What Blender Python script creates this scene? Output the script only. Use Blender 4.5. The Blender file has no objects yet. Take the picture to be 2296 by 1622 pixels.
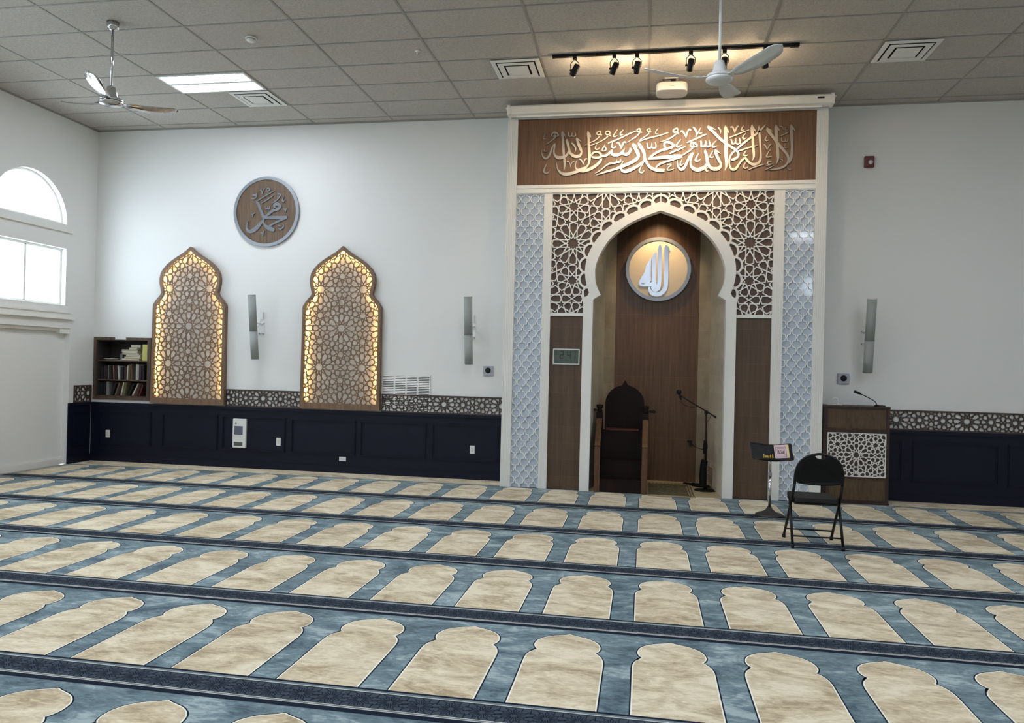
import bpy, math, random
from mathutils import Matrix, Vector
random.seed(11)
sc = bpy.context.scene
COL = sc.collection
PI = math.pi
H = 5.158            # ceiling height
CX = 0.196           # axis of the prayer niche
XL, XR, YB = -8.472, 7.6, -15.0

# ---------------------------------------------------------------- camera
def cam_axes(yaw, pitch, roll):
    cy, sy, cp, sp = math.cos(yaw), math.sin(yaw), math.cos(pitch), math.sin(pitch)
    f = Vector((-sy*cp, cy*cp, sp)); r = Vector((cy, sy, 0)); u = r.cross(f)
    cr, sr = math.cos(roll), math.sin(roll)
    return r*cr + u*sr, u*cr - r*sr, f
cd = bpy.data.cameras.new('camera'); cam = bpy.data.objects.new('camera', cd); COL.objects.link(cam)
r_, u_, f_ = cam_axes(0.1746, 0.00395, 0.02323)
cam.matrix_world = Matrix(((r_.x, u_.x, -f_.x, 0.03501), (r_.y, u_.y, -f_.y, -10.45362), (r_.z, u_.z, -f_.z, 1.64838), (0, 0, 0, 1)))
cd.sensor_fit = 'HORIZONTAL'; cd.sensor_width = 36.0; cd.lens = 1685.6/2296*36.0
cd.clip_start = 0.05; cd.clip_end = 200
sc.camera = cam

# ---------------------------------------------------------------- sky, exposure
SKY = 9.0
w = bpy.data.worlds.new('World'); sc.world = w; w.use_nodes = True
bg = w.node_tree.nodes['Background']; bg.inputs['Color'].default_value = (0.80, 0.90, 1.0, 1); bg.inputs['Strength'].default_value = SKY
sc.view_settings.view_transform = 'Standard'
try: sc.view_settings.look = 'None'
except Exception: pass
sc.view_settings.exposure = 0.40
sc.view_settings.gamma = 1.0
sc.view_settings.use_curve_mapping = False
sc.cycles.use_denoising = True
sc.cycles.max_bounces = 8; sc.cycles.diffuse_bounces = 5; sc.cycles.glossy_bounces = 3
sc.cycles.transparent_max_bounces = 8
sc.cycles.caustics_reflective = False; sc.cycles.caustics_refractive = False
sc.cycles.sample_clamp_indirect = 6.0
SPOT_W = 44.0; TROFFER_E = 30.0; LED_E = 30.0

WIN_Y = [-1.267, -4.6, -7.9, -11.2]      # daylight windows of the left wall
WIN_R = 0.666
REAR_X = [(0.45, 4.25, 1.0, 0.7), (5.1, 4.0, 0.6, 0.6)]   # small high windows: x, sill, width, height
def portal(loc, rot, sx, sy):
    l = bpy.data.lights.new('window_portal', 'AREA'); l.shape = 'RECTANGLE'; l.size = sx; l.size_y = sy
    l.cycles.is_portal = True
    o = bpy.data.objects.new('window_portal', l); COL.objects.link(o); o.location = loc; o.rotation_euler = rot
for y in WIN_Y:
    portal((XL-0.13, y, 2.79), (0, -PI/2, 0), 0.85, 1.34)
    portal((XL-0.13, y, 3.91), (0, -PI/2, 0), 0.67, 1.34)
for x, z, ww, hh in REAR_X:
    portal((x, YB-0.16, z+hh/2), (PI/2, 0, 0), ww, hh)

# ---------------------------------------------------------------- materials
def new_mat(name):
    m = bpy.data.materials.new(name); m.use_nodes = True
    nt = m.node_tree; return m, nt, nt.nodes['Principled BSDF']
def lin(c):
    return tuple(((v/255.0)/12.92 if v/255.0 <= 0.04045 else ((v/255.0+0.055)/1.055)**2.4) for v in c) + (1.0,)
def plain(name, rgb, rough=0.5, metal=0.0, spec=0.5, coat=0.0):
    m, nt, b = new_mat(name)
    b.inputs['Base Color'].default_value = lin(rgb); b.inputs['Roughness'].default_value = rough
    b.inputs['Metallic'].default_value = metal; b.inputs['Specular IOR Level'].default_value = spec
    b.inputs['Coat Weight'].default_value = coat
    return m
def emit(name, rgb, s):
    m, nt, b = new_mat(name)
    b.inputs['Base Color'].default_value = (0.8, 0.8, 0.8, 1)
    b.inputs['Emission Color'].default_value = lin(rgb); b.inputs['Emission Strength'].default_value = s
    return m
def coords(nt, scale, rot=(0, 0, 0)):
    g = nt.nodes.new('ShaderNodeNewGeometry'); mp = nt.nodes.new('ShaderNodeMapping')
    mp.inputs['Scale'].default_value = scale; mp.inputs['Rotation'].default_value = rot
    nt.links.new(g.outputs['Position'], mp.inputs['Vector']); return mp.outputs['Vector']
def noise(nt, vec, scale, detail=4, rough=0.55, dist=0.0):
    n = nt.nodes.new('ShaderNodeTexNoise'); n.inputs['Scale'].default_value = scale; n.inputs['Detail'].default_value = detail
    n.inputs['Roughness'].default_value = rough; n.inputs['Distortion'].default_value = dist
    nt.links.new(vec, n.inputs['Vector']); return n.outputs['Fac']
def ramp(nt, fac, stops):
    r = nt.nodes.new('ShaderNodeValToRGB'); e = r.color_ramp.elements
    e[0].position = stops[0][0]; e[0].color = lin(stops[0][1]); e[1].position = stops[-1][0]; e[1].color = lin(stops[-1][1])
    for p, c in stops[1:-1]:
        k = e.new(p); k.color = lin(c)
    nt.links.new(fac, r.inputs['Fac']); return r.outputs['Color']
def mix(nt, fac, a, b, mode='MIX'):
    m = nt.nodes.new('ShaderNodeMix'); m.data_type = 'RGBA'; m.blend_type = mode
    if isinstance(fac, (int, float)): m.inputs['Factor'].default_value = fac
    else: nt.links.new(fac, m.inputs['Factor'])
    for s, v in (('A', a), ('B', b)):
        if isinstance(v, tuple): m.inputs[s if False else (6 if s == 'A' else 7)].default_value = v
        else: nt.links.new(v, m.inputs[6 if s == 'A' else 7])
    return m.outputs[2]
def bump(nt, b, fac, strength, dist=0.01):
    n = nt.nodes.new('ShaderNodeBump'); n.inputs['Strength'].default_value = strength; n.inputs['Distance'].default_value = dist
    nt.links.new(fac, n.inputs['Height']); nt.links.new(n.outputs['Normal'], b.inputs['Normal'])
def wood(name, dark, mid, light, rough=0.45, scale=(26, 26, 1.3), coat=0.0):
    m, nt, b = new_mat(name)
    v = coords(nt, scale); n1 = noise(nt, v, 1.0, 6, 0.6, 0.4)
    v2 = coords(nt, (scale[0]*6, scale[1]*6, scale[2]*2)); n2 = noise(nt, v2, 1.0, 3)
    c = ramp(nt, n1, [(0.30, dark), (0.5, mid), (0.72, light)])
    c2 = ramp(nt, n2, [(0.35, (215, 215, 215)), (0.65, (255, 255, 255))])
    nt.links.new(mix(nt, 1.0, c, c2, 'MULTIPLY'), b.inputs['Base Color'])
    b.inputs['Roughness'].default_value = rough; b.inputs['Coat Weight'].default_value = coat
    return m
def tiled(name, dark, mid, light, bw, bh, grout, mortar, rough, scale=(26, 26, 1.3), use_y=False, off=0.5, shift=(0, 0)):
    m, nt, b = new_mat(name)
    v = coords(nt, scale); n1 = noise(nt, v, 1.0, 6, 0.6, 0.3)
    c = ramp(nt, n1, [(0.30, dark), (0.5, mid), (0.72, light)])
    g = nt.nodes.new('ShaderNodeNewGeometry'); sp = nt.nodes.new('ShaderNodeSeparateXYZ'); cb = nt.nodes.new('ShaderNodeCombineXYZ')
    nt.links.new(g.outputs['Position'], sp.inputs[0])
    ax = nt.nodes.new('ShaderNodeMath'); ax.operation = 'ADD'; ax.inputs[1].default_value = shift[0]
    nt.links.new(sp.outputs['Y' if use_y else 'X'], ax.inputs[0])
    az = nt.nodes.new('ShaderNodeMath'); az.operation = 'ADD'; az.inputs[1].default_value = shift[1]
    nt.links.new(sp.outputs['Z'], az.inputs[0])
    nt.links.new(ax.outputs[0], cb.inputs['X']); nt.links.new(az.outputs[0], cb.inputs['Y'])
    br = nt.nodes.new('ShaderNodeTexBrick'); br.offset = off; br.inputs['Scale'].default_value = 1.0
    br.inputs['Brick Width'].default_value = bw; br.inputs['Row Height'].default_value = bh; br.inputs['Mortar Size'].default_value = mortar
    br.inputs['Mortar Smooth'].default_value = 0.3; br.inputs['Bias'].default_value = 0.0
    br.inputs['Color1'].default_value = (1, 1, 1, 1); br.inputs['Color2'].default_value = (0.82, 0.82, 0.82, 1)
    nt.links.new(cb.outputs[0], br.inputs['Vector'])
    c = mix(nt, 1.0, c, br.outputs['Color'], 'MULTIPLY')
    nt.links.new(mix(nt, br.outputs['Fac'], c, lin(grout)), b.inputs['Base Color'])
    b.inputs['Roughness'].default_value = rough
    return m

M = {}
def wall_mat():
    m, nt, b = new_mat('wall_paint')
    v = coords(nt, (1, 1, 1)); n = noise(nt, v, 90, 2)
    b.inputs['Base Color'].default_value = lin((226, 226, 223)); b.inputs['Roughness'].default_value = 0.55
    bump(nt, b, n, 0.06, 0.004); return m
M['wall'] = wall_mat()
def ceil_mat():
    m, nt, b = new_mat('ceiling_tile')
    v = coords(nt, (1, 1, 1)); n = noise(nt, v, 60, 4, 0.7)
    nt.links.new(ramp(nt, n, [(0.35, (166, 161, 153)), (0.6, (188, 183, 175))]), b.inputs['Base Color'])
    b.inputs['Roughness'].default_value = 0.9; bump(nt, b, n, 0.25, 0.01); return m
M['ceiling'] = ceil_mat()
M['tbar'] = plain('ceiling_grid_shaded', (150, 147, 141), 0.6)  # white tee bars coloured greyer to carry the shade lines along them
M['white'] = plain('white_lacquer', (232, 230, 224), 0.38)
M['trim'] = plain('white_trim', (228, 227, 222), 0.42)
M['gloss'] = plain('white_gloss_acrylic', (232, 234, 234), 0.16, 0, 0.5)
M['glossback'] = plain('shade_tinted_gloss', (184, 195, 208), 0.07, 0, 0.6)  # white tile recesses, with reflected daylight and shade put into the colour
M['navy'] = plain('navy_paint', (9, 13, 34), 0.5, 0, 0.3)
M['plate'] = plain('white_plastic', (226, 226, 222), 0.4)
M['grey'] = plain('grey_plastic', (120, 122, 124), 0.5)
M['slot'] = plain('dark_slot', (60, 60, 58), 0.6)
M['black'] = plain('black_plastic', (9, 9, 10), 0.5, 0, 0.35)
M['blackmetal'] = plain('black_powder_coat', (9, 9, 10), 0.45, 0.0, 0.35)
M['fabric'] = plain('black_vinyl', (7, 8, 9), 0.7, 0, 0.25)
M['seatvinyl'] = plain('dark_grey_vinyl', (30, 29, 29), 0.65, 0, 0.3)
M['silver'] = plain('brushed_silver', (166, 160, 150), 0.36, 0.9)
M['mirror'] = plain('polished_silver', (184, 185, 192), 0.2, 1.0)
M['discwood'] = wood('disc_wood', (92, 73, 56), (110, 88, 68), (124, 100, 78), 0.5, (44, 44, 1.6))
M['chrome'] = plain('chrome', (205, 205, 208), 0.12, 1.0)
M['ring'] = plain('grey_metal_ring', (158, 163, 170), 0.38, 0.7)
M['lettergrey'] = plain('grey_metal_letters', (128, 132, 138), 0.4, 0.55)
M['disc'] = plain('cream_disc', (232, 214, 186), 0.5)
M['speaker'] = plain('grey_speaker_mesh', (150, 155, 152), 0.55)
M['speakercap'] = plain('white_speaker_shell', (222, 224, 222), 0.4)
M['fanwhite'] = plain('white_fan_paint', (214, 216, 214), 0.4)
M['red'] = plain('red_alarm_plastic', (96, 22, 22), 0.4)
M['lens'] = plain('clear_strobe_lens', (200, 200, 196), 0.12)
M['lcd'] = plain('lcd_glass', (84, 96, 88), 0.25)
M['lcdink'] = plain('lcd_ink', (18, 24, 20), 0.4)
M['lcdfaint'] = plain('lcd_faint_ink', (44, 54, 48), 0.4)
M['alu'] = plain('silver_frame', (205, 207, 203), 0.35, 0.3)
M['dark'] = plain('dark_gap', (9, 10, 10), 0.8)
M['walnut'] = wood('walnut_veneer', (96, 68, 46), (116, 84, 58), (132, 98, 70), 0.45, (44, 44, 1.6))
M['screenwood'] = wood('screen_wood', (104, 80, 60), (126, 98, 74), (142, 114, 88), 0.5, (30, 30, 2))
M['bandwood'] = wood('dark_lattice_wood', (54, 42, 38), (70, 56, 50), (84, 68, 60), 0.5, (30, 30, 2))
M['shelfwood'] = wood('bookcase_wood', (64, 48, 38), (92, 72, 58), (112, 88, 70), 0.5)
M['shelfdark'] = plain('bookcase_inside', (46, 40, 38), 0.6)
M['lectwood'] = wood('lectern_wood', (70, 52, 34), (88, 66, 44), (100, 78, 54), 0.5, (40, 40, 6))
M['lectframe'] = wood('lectern_frame_wood', (40, 24, 18), (54, 33, 25), (66, 42, 32), 0.5)
M['minbar'] = wood('dark_mahogany', (17, 7, 6), (26, 11, 9), (37, 17, 12), 0.6)
M['minbar'].node_tree.nodes['Principled BSDF'].inputs['Specular IOR Level'].default_value = 0.22
M['minbaredge'] = wood('brown_mahogany', (66, 42, 22), (88, 58, 32), (106, 72, 42), 0.45)
M['spandrel'] = wood('spandrel_wood', (78, 60, 48), (90, 70, 56), (100, 79, 64), 0.5, (44, 44, 1.6))
M['woodtile'] = tiled('wood_look_tile', (74, 56, 41), (86, 66, 49), (98, 77, 58), 0.46, 0.222, (106, 86, 66), 0.0013, 0.45, off=0.5, shift=(0.1, 0.05))
M['nichewood'] = tiled('niche_wood_tile', (78, 54, 36), (96, 68, 46), (112, 82, 56), 0.6, 0.90, (124, 98, 72), 0.0014, 0.4, off=0.5, shift=(0.12, 0.28))
M['stone'] = tiled('niche_stone_tile', (186, 178, 158), (202, 194, 174), (214, 206, 188), 1.2, 0.236, (196, 190, 174), 0.0025, 0.4, (3, 3, 3), False, 0.0, (0.55, 0.09))
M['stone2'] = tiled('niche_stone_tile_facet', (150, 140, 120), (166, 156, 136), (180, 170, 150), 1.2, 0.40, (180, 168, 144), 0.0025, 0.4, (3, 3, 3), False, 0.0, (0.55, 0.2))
M['screenback'] = plain('screen_backing', (244, 240, 234), 0.6)
M['led'] = emit('warm_led_strip', (255, 204, 112), LED_E)
M['tube'] = emit('troffer_lens', (236, 244, 255), TROFFER_E)
M['bulb'] = emit('warm_lamp_face', (255, 206, 140), 12.0)
M['reflector'] = plain('troffer_pan', (226, 226, 224), 0.5)

def marbled(name, stops, sx, sy, seed):
    m, nt, b = new_mat(name)
    v = coords(nt, (sx, sy, 1)); n1 = noise(nt, v, 1.0, 5, 0.62, 0.9)
    v2 = coords(nt, (sx*4.2, sy*6.0, 1)); n2 = noise(nt, v2, 1.0, 3, 0.6, 1.6)
    ad = nt.nodes.new('ShaderNodeMath'); ad.operation = 'MULTIPLY_ADD'; ad.inputs[1].default_value = 0.32
    nt.links.new(n2, ad.inputs[0])
    ml = nt.nodes.new('ShaderNodeMath'); ml.operation = 'MULTIPLY'; ml.inputs[1].default_value = 0.68
    nt.links.new(n1, ml.inputs[0]); nt.links.new(ml.outputs[0], ad.inputs[2])
    nt.links.new(ramp(nt, ad.outputs[0], stops), b.inputs['Base Color'])
    b.inputs['Roughness'].default_value = 0.95; b.inputs['Specular IOR Level'].default_value = 0.1
    b.inputs['Sheen Weight'].default_value = 0.15
    v3 = coords(nt, (1, 1, 1)); n3 = noise(nt, v3, 260, 2); bump(nt, b, n3, 0.35, 0.004)
    return m
M['blue'] = marbled('carpet_blue', [(0.38, (62, 83, 93)), (0.46, (94, 115, 123)), (0.53, (114, 135, 142)), (0.61, (160, 176, 178))], 2.6, 4.4, 1)
M['cream'] = marbled('carpet_cream', [(0.39, (170, 151, 121)), (0.46, (199, 182, 151)), (0.52, (214, 199, 169)), (0.60, (230, 218, 191))], 2.6, 4.6, 2)
M['line'] = plain('carpet_navy_line', (26, 34, 50), 0.95, 0, 0.1)
M['wline'] = plain('carpet_cream_line', (242, 238, 224), 0.95, 0, 0.1)
M['band'] = plain('carpet_band', (66, 76, 86), 0.95, 0, 0.1)
M['stripe'] = plain('carpet_stripe', (112, 124, 130), 0.95, 0, 0.1)
def rug_mat():
    m, nt, b = new_mat('rug_pile')
    v = coords(nt, (9, 14, 1)); n = noise(nt, v, 1.6, 4, 0.6, 1.5)
    nt.links.new(ramp(nt, n, [(0.36, (46, 58, 40)), (0.5, (84, 78, 54)), (0.64, (122, 104, 78))]), b.inputs['Base Color'])
    b.inputs['Roughness'].default_value = 0.95; return m
M['rug'] = rug_mat()
M['rugborder'] = plain('rug_border', (172, 154, 120), 0.95)
M['rugline'] = plain('rug_dark_line', (66, 52, 40), 0.95)
def glass_mat():
    m = bpy.data.materials.new('window_glass'); m.use_nodes = True; nt = m.node_tree
    for n in list(nt.nodes):
        if n.type != 'OUTPUT_MATERIAL': nt.nodes.remove(n)
    out = [n for n in nt.nodes if n.type == 'OUTPUT_MATERIAL'][0]
    t = nt.nodes.new('ShaderNodeBsdfTransparent'); g = nt.nodes.new('ShaderNodeBsdfGlossy'); g.inputs['Roughness'].default_value = 0.02
    t.inputs['Color'].default_value = (0.94, 0.97, 0.98, 1)
    f = nt.nodes.new('ShaderNodeLayerWeight'); f.inputs['Blend'].default_value = 0.08; x = nt.nodes.new('ShaderNodeMixShader')
    nt.links.new(f.outputs['Facing'], x.inputs[0]); nt.links.new(t.outputs[0], x.inputs[1]); nt.links.new(g.outputs[0], x.inputs[2])
    nt.links.new(x.outputs[0], out.inputs['Surface']); return m
M['glass'] = glass_mat()

# ---------------------------------------------------------------- mesh helpers
ORG = {}
class MB:
    def __init__(s): s.v = []; s.f = []; s.m = []; s.mats = []; s.sm = []
    def mi(s, m):
        if m not in s.mats: s.mats.append(m)
        return s.mats.index(m)
    def face(s, pts, m=None, smooth=False):
        n = len(s.v); s.v += [tuple(p) for p in pts]; s.f.append(tuple(range(n, n+len(pts)))); s.m.append(s.mi(m)); s.sm.append(smooth)
    def box(s, x0, x1, y0, y1, z0, z1, m=None):
        if x0 > x1: x0, x1 = x1, x0
        if y0 > y1: y0, y1 = y1, y0
        if z0 > z1: z0, z1 = z1, z0
        n = len(s.v); s.v += [(x, y, z) for x in (x0, x1) for y in (y0, y1) for z in (z0, z1)]
        for q in ((0, 1, 3, 2), (4, 6, 7, 5), (0, 4, 5, 1), (2, 3, 7, 6), (0, 2, 6, 4), (1, 5, 7, 3)):
            s.f.append(tuple(n+i for i in q)); s.m.append(s.mi(m)); s.sm.append(False)
        return s
    def obox(s, c, ax, ay, az, m=None):
        c, ax, ay, az = Vector(c), Vector(ax), Vector(ay), Vector(az)
        n = len(s.v); s.v += [tuple(c + ax*i + ay*j + az*k) for i in (-1, 1) for j in (-1, 1) for k in (-1, 1)]
        for q in ((0, 1, 3, 2), (4, 6, 7, 5), (0, 4, 5, 1), (2, 3, 7, 6), (0, 2, 6, 4), (1, 5, 7, 3)):
            s.f.append(tuple(n+i for i in q)); s.m.append(s.mi(m)); s.sm.append(False)
        return s
    def prism(s, poly, d0, d1, fm, m=None, back=True, smooth=False):
        a = [fm(u, v, d0) for u, v in poly]; b = [fm(u, v, d1) for u, v in poly]
        s.face(a, m)
        if back: s.face(b[::-1], m)
        n = len(poly)
        for i in range(n):
            j = (i+1) % n; s.face([a[i], b[i], b[j], a[j]], m, smooth)
        return s
    def ringprism(s, outer, inner, d0, d1, fm, m=None, closed=True, smooth=False):
        n = len(outer); k = n if closed else n-1
        for i in range(k):
            j = (i+1) % n
            o0, o1, i0, i1 = outer[i], outer[j], inner[i], inner[j]
            s.face([fm(*o0, d0), fm(*o1, d0), fm(*i1, d0), fm(*i0, d0)], m)
            s.face([fm(*o0, d1), fm(*i0, d1), fm(*i1, d1), fm(*o1, d1)], m)
            s.face([fm(*o0, d0), fm(*o0, d1), fm(*o1, d1), fm(*o1, d0)], m, smooth)
            s.face([fm(*i0, d0), fm(*i1, d0), fm(*i1, d1), fm(*i0, d1)], m, smooth)
        if not closed:
            for i in (0, n-1):
                s.face([fm(*outer[i], d0), fm(*inner[i], d0), fm(*inner[i], d1), fm(*outer[i], d1)], m)
        return s
    def bars(s, segs, wd, d0, d1, fm, m=None, jit=0.0006, flat=False):
        for (a, b) in segs:
            dx, dy = b[0]-a[0], b[1]-a[1]; l = math.hypot(dx, dy)
            if l < 1e-4: continue
            ux, uy = dx/l, dy/l; e = wd*0.32; px, py = -uy*wd/2, ux*wd/2
            q = [(a[0]-ux*e+px, a[1]-uy*e+py), (b[0]+ux*e+px, b[1]+uy*e+py), (b[0]+ux*e-px, b[1]+uy*e-py), (a[0]-ux*e-px, a[1]-uy*e-py)]
            dd = d0 + random.random()*jit*(1 if d1 > d0 else -1)
            if flat:
                s.face([fm(u, v, dd) for u, v in q], m); continue
            n = len(s.v); s.v += [fm(u, v, dd) for u, v in q] + [fm(u, v, d1) for u, v in q]
            for fc in ((0, 1, 2, 3), (0, 4, 5, 1), (1, 5, 6, 2), (2, 6, 7, 3), (3, 7, 4, 0)):
                s.f.append(tuple(n+i for i in fc)); s.m.append(s.mi(m)); s.sm.append(False)
        return s
    def tube(s, path, r, m=None, n=10, caps=True, closed=False):
        P = [Vector(p) for p in path]; k = len(P); rs = r if isinstance(r, (list, tuple)) else [r]*k
        prev = None; base = len(s.v)
        for i in range(k):
            if closed: t = P[(i+1) % k]-P[i-1]
            else: t = P[min(i+1, k-1)]-P[max(i-1, 0)]
            t.normalize()
            if prev is None:
                a = t.orthogonal().normalized()
            else:
                a = prev - t*prev.dot(t)
                a = a.normalized() if a.length > 1e-6 else t.orthogonal().normalized()
            prev = a; bb = t.cross(a)
            for j in range(n):
                an = 2*PI*j/n; s.v.append(tuple(P[i]+(a*math.cos(an)+bb*math.sin(an))*rs[i]))
        for i in range(k if closed else k-1):
            for j in range(n):
                j2 = (j+1) % n; i2 = (i+1) % k
                s.f.append((base+i*n+j, base+i*n+j2, base+i2*n+j2, base+i2*n+j)); s.m.append(s.mi(m)); s.sm.append(True)
        if caps and not closed:
            s.f.append(tuple(base+j for j in range(n))[::-1]); s.m.append(s.mi(m)); s.sm.append(False)
            s.f.append(tuple(base+(k-1)*n+j for j in range(n))); s.m.append(s.mi(m)); s.sm.append(False)
        return s
    def lathe(s, prof, c, m=None, n=24, axis='z', smooth=True):
        base = len(s.v); k = len(prof)
        for (r, h) in prof:
            for j in range(n):
                an = 2*PI*j/n; a, b = r*math.cos(an), r*math.sin(an)
                s.v.append((c[0]+a, c[1]+b, c[2]+h) if axis == 'z' else ((c[0]+a, c[1]+h, c[2]+b) if axis == 'y' else (c[0]+h, c[1]+a, c[2]+b)))
        for i in range(k-1):
            for j in range(n):
                j2 = (j+1) % n; s.f.append((base+i*n+j, base+i*n+j2, base+(i+1)*n+j2, base+(i+1)*n+j)); s.m.append(s.mi(m)); s.sm.append(smooth)
        if prof[0][0] > 1e-5: s.f.append(tuple(base+j for j in range(n))[::-1]); s.m.append(s.mi(m)); s.sm.append(False)
        if prof[-1][0] > 1e-5: s.f.append(tuple(base+(k-1)*n+j for j in range(n))); s.m.append(s.mi(m)); s.sm.append(False)
        return s
    def build(s, name, mat=None, parent=None, bevel=0.0, fix=True):
        org = ORG[parent.name] if parent else None
        if org is None:
            xs = [v[0] for v in s.v]; ys = [v[1] for v in s.v]; zs = [v[2] for v in s.v]
            org = Vector(((min(xs)+max(xs))/2, (min(ys)+max(ys))/2, min(zs)))
        me = bpy.data.meshes.new(name)
        me.from_pydata([(v[0]-org[0], v[1]-org[1], v[2]-org[2]) for v in s.v], [], s.f)
        for mm in s.mats: me.materials.append(mm if mm is not None else mat)
        me.polygons.foreach_set('material_index', s.m); me.polygons.foreach_set('use_smooth', s.sm)
        me.update()
        if fix:
            import bmesh
            bm = bmesh.new(); bm.from_mesh(me)
            bmesh.ops.remove_doubles(bm, verts=bm.verts, dist=1e-5)
            bmesh.ops.recalc_face_normals(bm, faces=bm.faces); bm.to_mesh(me); bm.free()
        o = bpy.data.objects.new(name, me); COL.objects.link(o); ORG[o.name] = org
        if parent is None: o.location = org
        else: o.parent = parent
        if bevel > 0:
            b = o.modifiers.new('bevel', 'BEVEL'); b.width = bevel; b.segments = 2; b.limit_method = 'ANGLE'
        return o
def tag(o, label, cat, group=None):
    o['label'] = label; o['category'] = cat
    if group: o['group'] = group
    return o
def thing(name, loc, label, cat, group=None):
    o = bpy.data.objects.new(name, None); o.empty_display_size = 0.1; COL.objects.link(o); o.location = loc
    ORG[o.name] = Vector(loc); return tag(o, label, cat, group)
def struct(o): o['kind'] = 'structure'; return o
def copy_tree(o, loc, rz=None, label=None):
    c = o.copy(); COL.objects.link(c); c.location = loc
    if rz is not None: c.rotation_euler = (0, 0, rz)
    if label: c['label'] = label
    for ch in list(o.children):
        d = ch.copy(); COL.objects.link(d); d.parent = c
        for g in list(ch.children):
            e = g.copy(); COL.objects.link(e); e.parent = d
    return c
WALL = lambda u, v, d: (u, d, v)          # u = x, v = z, d = y
LEFT = lambda u, v, d: (d, u, v)          # u = y, v = z, d = x
FLOOR = lambda u, v, d: (u, v, d)

def smooth_path(p, sub=6, closed=False):
    out = []; n = len(p)
    for i in range(n if closed else n-1):
        if closed: p0, p1, p2, p3 = p[i-1], p[i], p[(i+1) % n], p[(i+2) % n]
        else: p0, p1, p2, p3 = p[max(i-1, 0)], p[i], p[i+1], p[min(i+2, n-1)]
        for k in range(sub):
            t = k/sub; t2, t3 = t*t, t*t*t
            out.append(tuple(0.5*(2*b+(c-a)*t+(2*a-5*b+4*c-d)*t2+(3*b-a-3*c+d)*t3) for a, b, c, d in zip(p0, p1, p2, p3)))
    if not closed: out.append(tuple(p[-1]))
    return out

# the girih: twelve- and nine-fold stars
def girih(L, ox, oz, box, rot=0):
    d, r12, t, r9 = 0.0587, 0.3325, 0.0214, 0.2448
    base12 = []; ca = lambda a: (math.cos(math.radians(a)), math.sin(math.radians(a)))
    def add(lst, ang, p, q):
        c, s = ca(ang); lst.append(((p[0]*c-p[1]*s, p[0]*s+p[1]*c), (q[0]*c-q[1]*s, q[0]*s+q[1]*c)))
    for k in range(12):
        for s in (1, -1):
            add(base12, 30*k, (d, s*d), (r12-t, s*d)); add(base12, 30*k, (r12-t, s*d), (r12, 0))
            if k % 2 == 0:
                add(base12, 30*k, (r12, 0), (r12+t, s*d)); add(base12, 30*k, (r12+t, s*d), (0.481, s*d))
    def base9(a0):
        o = []
        for k in range(9):
            a = a0+40*k
            for s in (1, -1):
                add(o, a, (0.577*d, s*d), (r9-t, s*d)); add(o, a, (r9-t, s*d), (r9, 0))
            if k % 3:
                ma = a+20 if k % 3 == 1 else a-20
                c, s = ca(a); c2, s2 = ca(ma); o.append(((r9*c, r9*s), (0.2887*c2, 0.2887*s2)))
        return o
    up, dn = base9(90), base9(270)
    x0, x1, z0, z1 = box; R = max(x1-x0, z1-z0)/L+3; n = int(R)+2
    cr, sr = ca(rot); out = []
    bx0, bx1, bz0, bz1 = x0-0.01, x1+0.01, z0-0.01, z1+0.01
    for j in range(-n, n+1):
        for i in range(-n, n+1):
            px, pz = i+0.5*(j % 2), j*0.8660254
            for lst, qx, qz in ((base12, px, pz), (up, px+0.5, pz+0.288675), (dn, px, pz+0.57735)):
                wx, wz = ox+L*(qx*cr-qz*sr), oz+L*(qx*sr+qz*cr)
                if wx < x0-L or wx > x1+L or wz < z0-L or wz > z1+L: continue
                for (a, b) in lst:
                    A = (wx+L*(a[0]*cr-a[1]*sr), wz+L*(a[0]*sr+a[1]*cr)); B = (wx+L*(b[0]*cr-b[1]*sr), wz+L*(b[0]*sr+b[1]*cr))
                    if max(A[0], B[0]) < bx0 or min(A[0], B[0]) > bx1 or max(A[1], B[1]) < bz0 or min(A[1], B[1]) > bz1: continue
                    out.append((A, B))
    return out
def inside(p, poly):
    c = False; n = len(poly); j = n-1
    for i in range(n):
        (xi, yi), (xj, yj) = poly[i], poly[j]
        if (yi > p[1]) != (yj > p[1]) and p[0] < (xj-xi)*(p[1]-yi)/(yj-yi)+xi: c = not c
        j = i
    return c
def clip(segs, poly, circles=()):
    out = []
    for a, b in segs:
        ts = [0.0, 1.0]; dx, dy = b[0]-a[0], b[1]-a[1]
        n = len(poly)
        for i in range(n):
            c, e = poly[i], poly[(i+1) % n]; ex, ey = e[0]-c[0], e[1]-c[1]; den = dx*ey-dy*ex
            if abs(den) < 1e-12: continue
            t = ((c[0]-a[0])*ey-(c[1]-a[1])*ex)/den; u = ((c[0]-a[0])*dy-(c[1]-a[1])*dx)/den
            if 0 < t < 1 and 0 <= u <= 1: ts.append(t)
        for (qx, qz, r) in circles:
            fx, fz = a[0]-qx, a[1]-qz; A = dx*dx+dy*dy; B = 2*(fx*dx+fz*dy); Cc = fx*fx+fz*fz-r*r; D = B*B-4*A*Cc
            if A > 1e-12 and D > 0:
                for sg in (-1, 1):
                    t = (-B+sg*math.sqrt(D))/(2*A)
                    if 0 < t < 1: ts.append(t)
        ts.sort()
        for t0, t1 in zip(ts, ts[1:]):
            if t1-t0 < 1e-4: continue
            tm = (t0+t1)/2; mp = (a[0]+dx*tm, a[1]+dy*tm)
            if inside(mp, poly) and all((mp[0]-q[0])**2+(mp[1]-q[1])**2 > q[2]**2 for q in circles):
                out.append(((a[0]+dx*t0, a[1]+dy*t0), (a[0]+dx*t1, a[1]+dy*t1)))
    return out
def rect(x0, x1, z0, z1): return [(x0, z0), (x1, z0), (x1, z1), (x0, z1)]

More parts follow.
